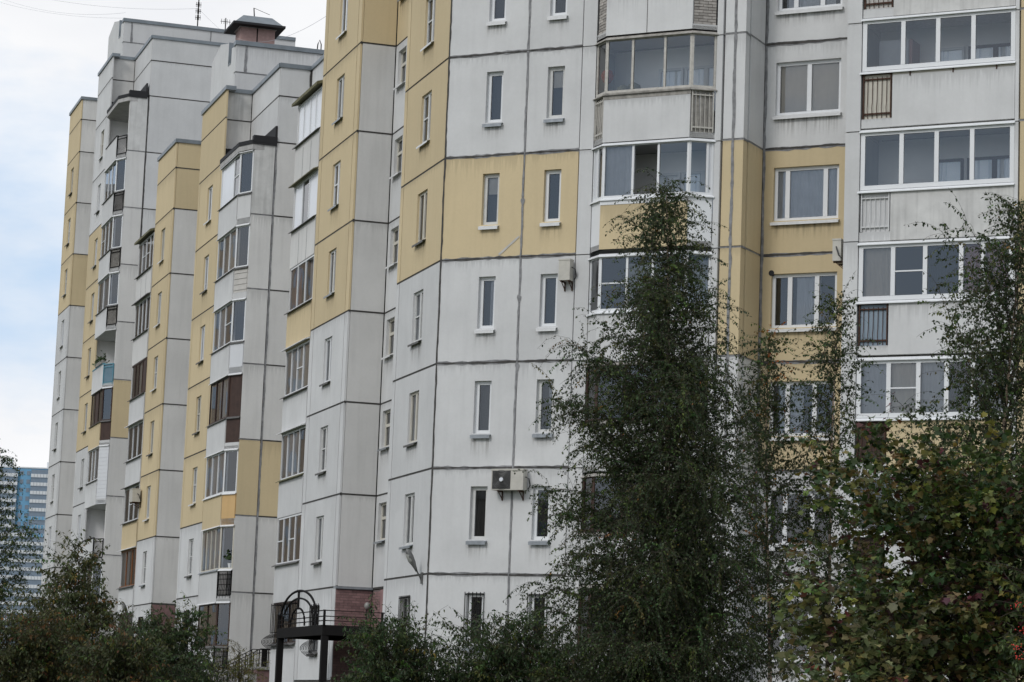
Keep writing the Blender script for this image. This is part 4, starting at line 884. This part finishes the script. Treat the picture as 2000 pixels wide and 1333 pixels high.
# ------------------------------------------------------------------ far tower block
TW = empty('tower_block', (*at(50, 1330, 600)[:2], 0), 'distant blue and white high-rise with striped balcony bands', 'building')
tb = at(92, 916, 860); m_px = 860/FPX*1.0; tl = Fr((at(-10, 916, 860).x, 860), (1, -.02)); ztop = tb[2]-EYE
U = lambda px: (px+10)*m_px
MB().box(tl, 0, U(125), -14, 0, -4, ztop).build('wall', 'tw_blue', TW)
MB().box(tl, U(86), U(106), -9, -5, ztop, ztop+2.6).box(tl, U(-6), U(14), -9, -5, ztop, ztop+3.6).build('roof_house', 'tw_white', TW)
MB().box(tl, -.2, U(125.5), -14.2, .2, ztop-.1, ztop+.3).build('parapet', 'tw_white', TW)
for k in range(27):
    z1 = ztop-.5-2.8*k
    if z1 < 0: break
    rows = [(0, U(37)), (U(63), U(125))] if k < 7 else [(0, U(125))]
    for u0, u1 in rows:
        wb = MB().box(tl, u0, u1, -.6, 1.0, z1-2.79, z1-2.6).build('balcony', 'tw_glass', TW)
        segs_ = [(u0, u1, 'tw_blue' if k in (5, 6) and u0 > 5 else 'tw_white')] if k != 7 else [(u0, U(62), 'tw_white'), (U(62), u1, 'tw_blue')]
        for a_, b_, m_ in segs_:
            MB().box(tl, a_, b_, .88, 1.0, z1-2.55, z1-1.45).build('parapet', m_, wb)
        MB().box(tl, u0, u1, .82, .87, z1-2.6, z1).build('glazing', 'tw_glass', wb)
        n = int((u1-u0)/1.0)
        for i in range(1, n): MB().box(tl, u0+(u1-u0)*i/n-.1, u0+(u1-u0)*i/n+.1, 1.0, 1.03, z1-2.55, z1-1.45).build('mullion', 'tw_grey', wb)
    if k < 7:
        for px in (40.5, 53.5):
            w = MB().box(tl, U(px)-.1, U(px+7)+.1, -.02, .05, z1-2.0, z1-.4).build('window', 'tw_blue', TW); MB().box(tl, U(px), U(px+7), .05, .08, z1-1.9, z1-.5).build('pane', 'tw_glass', w)

# ------------------------------------------------------------------ blocks across the yard, mirrored in the panes
mat('tan_brick', (.30, .235, .175), noise=.15, nscale=.4); mat('grey_block', (.34, .30, .26), noise=.12, nscale=.4)
def block(label, p, ang, W, Hh, dep, m):
    F = Fr(p, (math.cos(R(ang)), math.sin(R(ang)))); e = empty('apartment_block', (*F.pt(W/2, -dep/2), 0), label, 'building', 'blocks across the yard mirrored in the panes')
    MB().box(F, 0, W, -dep, 0, -3, Hh).box(F, W*.3, W*.45, -dep*.7, -dep*.3, Hh, Hh+3).build('wall', m, e)
    MB().box(F, -.2, W+.2, -dep-.2, .2, Hh, Hh+.5).build('parapet', 'concrete', e)
    mw = MB().box(Fr((0, 0), F.u), -.8, .8, 0, .04, -.75-EYE, .75-EYE); me = bpy.data.meshes.new('window'); me.from_pydata(mw.v, [], mw.f); me.materials.append(MATS['tw_glass'])
    z = 1.4
    while z < Hh-1:
        for i in range(int(W/3.4)): o = link('window', me, e); o.location = F.w(2+i*3.4, 0, z)
        z += 2.8
block('tan brick apartment block seen only mirrored in the sideways balcony panes', (-105, 215), -39, 78, 34, 12, 'tan_brick')
block('stepped tan apartment block seen only mirrored in the wide loggia panes', (-122, -45), 72, 62, 17, 12, 'grey_block')

# ------------------------------------------------------------------ ground
def gz(x, y):
    t = min(1, max(0, (y-14)/40)); base = 1.25*t*t*(3-2*t)
    t2 = min(1, max(0, (y-160)/300)); return base*(1-t2)-3.0*t2
gm = MB(); xs = [-3000, -1200, -500, -200, -120]+list(range(-90, 91, 10))+[120, 200, 500, 1200, 3000]; ys = [-600, -200, -80, -30]+list(range(-10, 180, 8))+[220, 300, 460, 800, 1600, 3500]
for y in ys:
    for x in xs: gm.v.append((x, y, gz(x, y)))
nx = len(xs)
for j in range(len(ys)-1):
    for i in range(nx-1): gm.f.append([j*nx+i, j*nx+i+1, (j+1)*nx+i+1, (j+1)*nx+i])
tag(gm.build('ground', 'ground', smooth=True), None, None, kind='structure')
pv = MB(); FPp = Fr(b2*15.2, a2)
for s in range(-146, -60, 4):
    q = [FPp.w(s, 0, 0), FPp.w(s+4, 0, 0), FPp.w(s+4, -1.8, 0), FPp.w(s, -1.8, 0)]; pv.poly([(x, y, gz(x, y)+.02) for x, y, _ in q])
tag(pv.build('path', 'asphalt'), None, None, kind='structure')

# ------------------------------------------------------------------ trees
class Leaves:
    def __init__(s): s.P = []; s.D = []; s.N = []; s.S = []; s.C = []
    def add(s, p, d, n, size, col): s.P.append(p); s.D.append(d); s.N.append(n); s.S.append(size); s.C.append(col)
    def build(s, name, parent, shape='birch', smooth=False):
        P = np.array(s.P); D = np.array(s.D); Nn = np.array(s.N); S = np.array(s.S)[:, None]; C = np.array(s.C); K = len(P)
        D /= np.linalg.norm(D, axis=1)[:, None]+1e-9; X = np.cross(D, Nn); X /= np.linalg.norm(X, axis=1)[:, None]+1e-9; Z = np.cross(X, D)
        if shape == 'birch': prof = [(0, 0, 0), (.34, .42, .07), (0, 1, -.05), (-.34, .42, .07)]; faces = [(0, 1, 2), (0, 2, 3)]
        elif shape == 'lance': prof = [(0, 0, 0), (.21, .45, .05), (0, 1, -.10), (-.21, .45, .05)]; faces = [(0, 1, 2), (0, 2, 3)]
        else:
            prof = [(0, 0, 0), (.46, .06, .10), (.40, .30, .03), (.60, .58, .14), (.30, .66, .02), (0, 1.0, -.16), (-.30, .66, .02), (-.60, .58, .14), (-.40, .30, .03), (-.46, .06, .10)]
            faces = [(0, 1, 2), (0, 2, 4), (2, 3, 4), (0, 4, 6), (4, 5, 6), (0, 6, 8), (6, 7, 8), (0, 8, 9)]
        nv = len(prof); V = np.zeros((K, nv, 3))
        for i, (x, y, z) in enumerate(prof): V[:, i] = P+S*(X*x+D*y+Z*z)
        Fc = np.array(faces); nf = len(Fc); idx = (np.arange(K)[:, None, None]*nv+Fc[None]).reshape(-1)
        me = bpy.data.meshes.new(name); me.vertices.add(K*nv); me.vertices.foreach_set('co', V.reshape(-1)); nl = K*nf*3
        me.loops.add(nl); me.loops.foreach_set('vertex_index', idx.astype(np.int32)); me.polygons.add(K*nf); me.polygons.foreach_set('loop_start', np.arange(0, nl, 3, dtype=np.int32))
        me.polygons.foreach_set('loop_total', np.full(K*nf, 3, dtype=np.int32)); me.update(calc_edges=True)
        ca = me.color_attributes.new('tint', 'FLOAT_COLOR', 'POINT'); c4 = np.ones((K, nv, 4)); c4[:, :, :3] = C[:, None, :]; ca.data.foreach_set('color', c4.reshape(-1).astype(np.float32))
        me.materials.append(MATS['leaf']); o = link(name, me, parent); o['kind'] = 'stuff'; return o
def leafcol(q, base, var, accents=(), w=1.):
    for pr, c in accents:
        if q.random() < pr*w: return tuple(x*q.uniform(.7, 1.25) for x in c)
    k = q.uniform(1-var, 1+var); h = q.uniform(-.12, .18); return (base[0]*k*(1+h), base[1]*k, base[2]*k*(1-h*.5))
def tree(name, label, cat, base, top, prof, nb, seed, leaf, size, col, accents=(), trunk_r=.09, bark='birch_bark', elev=48, droop=.8, ntw=12, nlf=13, twl=.55, h0=.05, group=None, var=.35, stems=1, spread=0., asym=None, curve=.0, cap=1.15, thin=.45, rise=20, low=.92, hang=-.9, lnv=.7):
    q = random.Random(seed); base = Vector(base); top = Vector(top); H = (top-base).length
    e = empty(name, base, label, cat, group); tr = MB(); br = MB(); lf = Leaves()
    ax = []
    for s in range(stems):
        b = base+Vector((q.uniform(-.15, .15), q.uniform(-.15, .15), -.1))*(stems > 1); t = top+Vector((q.uniform(-spread, spread), q.uniform(-spread, spread), -q.uniform(0, .25)*H*(s > 0)))
        n = 14; ph = q.random()*6; pts = []
        for i in range(n+1):
            f = i/n; p = b.lerp(t, f); w = .012*H*math.sin(f*5+ph)*f*(1-f*.5)+curve*math.sin(f*math.pi); pts.append(p+Vector((w, w*.5*math.cos(ph), 0)))
        tr.tube(pts, trunk_r/math.sqrt(stems), .006, seg=7); ax.append(pts)
    ga = q.random()*6
    for k in range(nb):
        pts = ax[k % stems]; f = h0+(1-h0)*((k+.5)/nb)**low; i = min(int(f*14), 13); p = pts[i].lerp(pts[i+1], f*14-i); ga += 2.399+q.uniform(-.5, .5)
        r = prof(f)*q.uniform(.55, cap)
        if asym: r *= asym(ga)
        el = R(elev*q.uniform(.6, 1.25)+rise*f); d = Vector((math.cos(ga)*math.cos(el), math.sin(ga)*math.cos(el), math.sin(el))); Lb = max(.12, r/max(.45, math.cos(el)))
        bp = [p]; m = 7; cur = p.copy(); dd = d.copy()
        for j in range(m):
            cur = cur+dd*(Lb/m); dd = (dd+Vector((q.uniform(-.12, .12), q.uniform(-.12, .12), -droop*.22*(j/m)*q.uniform(.5, 1.4)))).normalized(); bp.append(cur.copy())
        br.tube(bp, max(.006, trunk_r*.33*(1-f*.7)*min(1, Lb)), .003, seg=4)
        nt_ = max(2, int(ntw*(.35+Lb/1.6)*(1.2-thin*f)))
        for w in range(nt_):
            g = .18+.82*(w+q.random())/nt_; j = min(int(g*m), m-1); tp = bp[j].lerp(bp[j+1], g*m-j); td = (Vector((q.gauss(0, 1), q.gauss(0, 1), q.gauss(-.1, .6))).normalized()+(bp[j+1]-bp[j]).normalized()*.8).normalized()
            tl_ = twl*q.uniform(.45, 1.3); mm = 4; tpts = [tp]; c_ = tp.copy(); t_ = td.copy()
            for z in range(mm): c_ = c_+t_*(tl_/mm); t_ = (t_+Vector((0, 0, -droop*.42*q.uniform(.4, 1.3)))).normalized(); tpts.append(c_.copy())
            br.tube(tpts, .0035, .002, seg=3)
            shade = q.uniform(.75, 1.2); tc_ = leafcol(q, col, .2, accents, 1.); nl_ = max(3, int(nlf*tl_/twl*(q.uniform(.7, 1.25) if q.random() < .72 else .35)))
            for x in range(nl_):
                g2 = (x+q.random())/nl_; jj = min(int(g2*mm), mm-1); lp = tpts[jj].lerp(tpts[jj+1], g2*mm-jj)
                ld = Vector((q.gauss(0, .8), q.gauss(0, .8), q.gauss(hang, .55))); ld = ld.normalized() if ld.length > .01 else Vector((0, 0, -1))
                ln = Vector((q.gauss(0, lnv), q.gauss(0, lnv), 1)).normalized(); c = leafcol(q, tc_, var, accents, .3)
                lf.add(tuple(lp+ld*size*.25), tuple(ld), tuple(ln), size*q.uniform(.65, 1.2), tuple(v*shade for v in c))
    tr.build('trunk', bark, e, smooth=True); br.build('branches', 'bark', e)
    lf.build('crown', e, leaf); return e, lf
def interp(tab):
    def f(x):
        for (a, va), (b, vb) in zip(tab, tab[1:]):
            if x <= b: return va+(vb-va)*(x-a)/(b-a)
        return tab[-1][1]
    return f
def gp(px, Y): p = at(px, 1330, Y); return (p.x, p.y, gz(p.x, p.y))
GREEN = (.038, .061, .023); DG = (.040, .070, .026); YG = (.12, .14, .045)
BA = ((.004, (.22, .14, .03)), (.2, (.085, .115, .035)))
tree('birch_tree', 'bushy birch in front of the bay stack, its tip reaching the yellow parapet', 'tree', gp(1318, 46), at(1296, 374, 46), interp([(0, 1.85), (.1, 1.9), (.4, 1.78), (.54, 1.42), (.66, 1.0), (.78, .66), (.9, .36), (1, .12)]),
     235, 11, 'birch', .052, GREEN, BA, trunk_r=.10, ntw=36, nlf=31, twl=.74, h0=.03, elev=38, droop=1.15, thin=.85, asym=lambda g: 1+.12*-math.cos(g), low=1.2, cap=1.06)
tree('birch_tree', 'birch rising beside the wide loggia stack above the red-leaved maple', 'tree', gp(1925, 44), at(1992, 435, 44), interp([(0, 1.0), (.3, 1.4), (.6, 1.25), (.8, .95), (1, .2)]),
     110, 12, 'birch', .064, GREEN, BA, trunk_r=.08, ntw=20, nlf=21, twl=.64, h0=.08, thin=.7)
tree('birch_tree', 'slender young birch with pale stem in front of the yellow wall windows', 'tree', gp(1612, 50), at(1638, 600, 50), interp([(0, .6), (.4, .75), (.7, .62), (.9, .38), (1, .12)]),
     70, 13, 'birch', .062, GREEN, BA, trunk_r=.05, ntw=17, nlf=18, twl=.55, h0=.15)
tree('birch_tree', 'thin birch sapling beside the bushy birch, against the seam of the yellow wall', 'tree', gp(1506, 50.5), at(1500, 670, 50.5), interp([(0, .7), (.4, .85), (.7, .62), (.9, .32), (1, .1)]),
     72, 14, 'birch', .062, GREEN, ((.04, (.30, .13, .03)),)+BA, trunk_r=.05, ntw=18, nlf=19, twl=.55, h0=.12)
tree('birch_tree', 'dark birch by the distant blue high-rise', 'tree', gp(-52, 84), at(-8, 880, 84), interp([(0, 1.3), (.3, 1.45), (.6, .95), (.85, .42), (1, .1)]),
     75, 15, 'birch', .085, DG, BA, trunk_r=.10, ntw=16, nlf=18, twl=.75, h0=.08, droop=1.1, thin=.7)
MPL = ((.06, (.075, .030, .032)), (.03, (.13, .065, .028)), (.30, (.145, .15, .042)), (.26, (.08, .095, .026)))
tree('maple_tree', 'leafy maple turning purple and yellow in front of the lower loggias', 'tree', gp(1905, 36), at(1885, 978, 36), interp([(0, 1.5), (.25, 2.15), (.55, 2.1), (.75, 1.75), (.9, 1.2), (1, .5)]),
     125, 21, 'maple', .09, (.043, .078, .023), MPL, trunk_r=.10, bark='bark', ntw=20, nlf=14, twl=.5, h0=.02, elev=26, droop=.35, stems=2, spread=.8, rise=18, cap=1.3, thin=.6, hang=-.45, lnv=.4)
e, _ = tree('maple_sapling', 'low pale variegated maple bush under the purple maple', 'shrub', gp(1650, 34.5), at(1690, 1150, 34.5), interp([(0, 1.0), (.5, 1.05), (.8, .7), (1, .3)]),
     55, 22, 'maple', .11, (.11, .13, .05), ((.45, (.20, .215, .09)), (.03, (.12, .04, .035))), trunk_r=.05, bark='bark', ntw=10, nlf=9, twl=.42, h0=.08, elev=30, droop=.3, stems=2, spread=.5, hang=-.35, lnv=.35)
e, _ = tree('rowan_bush', 'rowan bush with bright red berry clusters at the edge of the maple', 'shrub', gp(2030, 33), at(2035, 1090, 33), interp([(0, .5), (.5, .62), (.8, .5), (1, .2)]),
     50, 23, 'lance', .09, (.055, .08, .025), ((.1, (.16, .15, .04)),), trunk_r=.04, bark='bark', ntw=8, nlf=12, twl=.35, h0=.15, elev=35, droop=.3)
qb = random.Random(5)
for px, py in ((1988, 1182), (1996, 1232), (1984, 1262), (1992, 1282), (2010, 1205), (2018, 1300)):
    c = at(px, py, 32.5); mb = MB()
    for k in range(16): mb.lathe(c+Vector((qb.gauss(0, .035), qb.gauss(0, .035), qb.gauss(0, .022))), [(.002, -.008), (.008, 0), (.002, .008)], 6)
    mb.build('berry_cluster', 'berry', e)['kind'] = 'stuff'
def shrub(name, label, px, Y, tpx, tpy, rad, nb, seed, leaf='lance', size=.085, col=GREEN, acc=BA, spread=.6, stems=4, cat='shrub', prof=None, **kw):
    nb = int(nb*1.55); kw.setdefault('cap', 1.35); kw.setdefault('ntw', 19); kw.setdefault('nlf', 20); kw.setdefault('twl', .5)
    return tree(name, label, cat, gp(px, Y), at(tpx, tpy, Y), interp(prof or [(0, rad*.8), (.4, rad), (.7, rad*.66), (.88, rad*.36), (1, rad*.15)]), nb, seed, leaf, size, col, acc, trunk_r=.06, bark='bark', h0=.05, elev=34, droop=.3, thin=.8, rise=8, stems=stems, spread=spread, **kw)
shrub('shrub', 'dark willow-like shrub under the wall lamp, hiding the entrance', 800, 48, 790, 1220, .95, 62, 31, col=DG)
shrub('shrub', 'dense dark shrub below the two barred narrow windows', 975, 48.5, 985, 1218, 1.0, 64, 32, col=DG)
shrub('shrub', 'low dark shrub filling the gap between the wall lamp shrub and the bushy birch', 1090, 47.5, 1085, 1262, .8, 44, 33, col=DG)
shrub('shrub', 'low dark shrub spreading before the entrance door', 725, 50, 725, 1312, .5, 36, 34, col=DG)
shrub('shrub', 'tall leafy shrub with a pointed crown before the far balconies', 150, 60, 142, 1062, 1.15, 72, 35, col=(.06, .075, .026), acc=((.06, (.16, .11, .03)),)+BA, size=.10, spread=.25, prof=[(0, 1.2), (.35, 1.2), (.6, .85), (.8, .42), (.93, .2), (1, .08)], stems=3)
shrub('shrub', 'dark shrub with upright shoots before the middle bay stack', 322, 58, 327, 1190, .82, 70, 36, col=DG, size=.095)
shrub('shrub', 'rounded olive shrub at the foot of the distant high-rise', 60, 56, 55, 1203, 1.1, 66, 37, col=(.055, .065, .024), acc=((.10, (.15, .09, .03)),)+BA, size=.095)
shrub('shrub', 'low olive shrub between the pointed shrub and the dark shoots', 232, 55, 235, 1250, .78, 60, 38, col=(.05, .062, .024), acc=((.08, (.14, .09, .03)),)+BA, size=.095)
shrub('shrub', 'small yellowish shrub beside the porch stairs', 478, 57, 478, 1262, .42, 22, 39, col=(.13, .13, .03), acc=(), size=.05, spread=.2, stems=3)
shrub('shrub', 'low green shrub in front of the barred ground-floor bay', 385, 57, 376, 1290, .38, 34, 40, col=DG, size=.08)
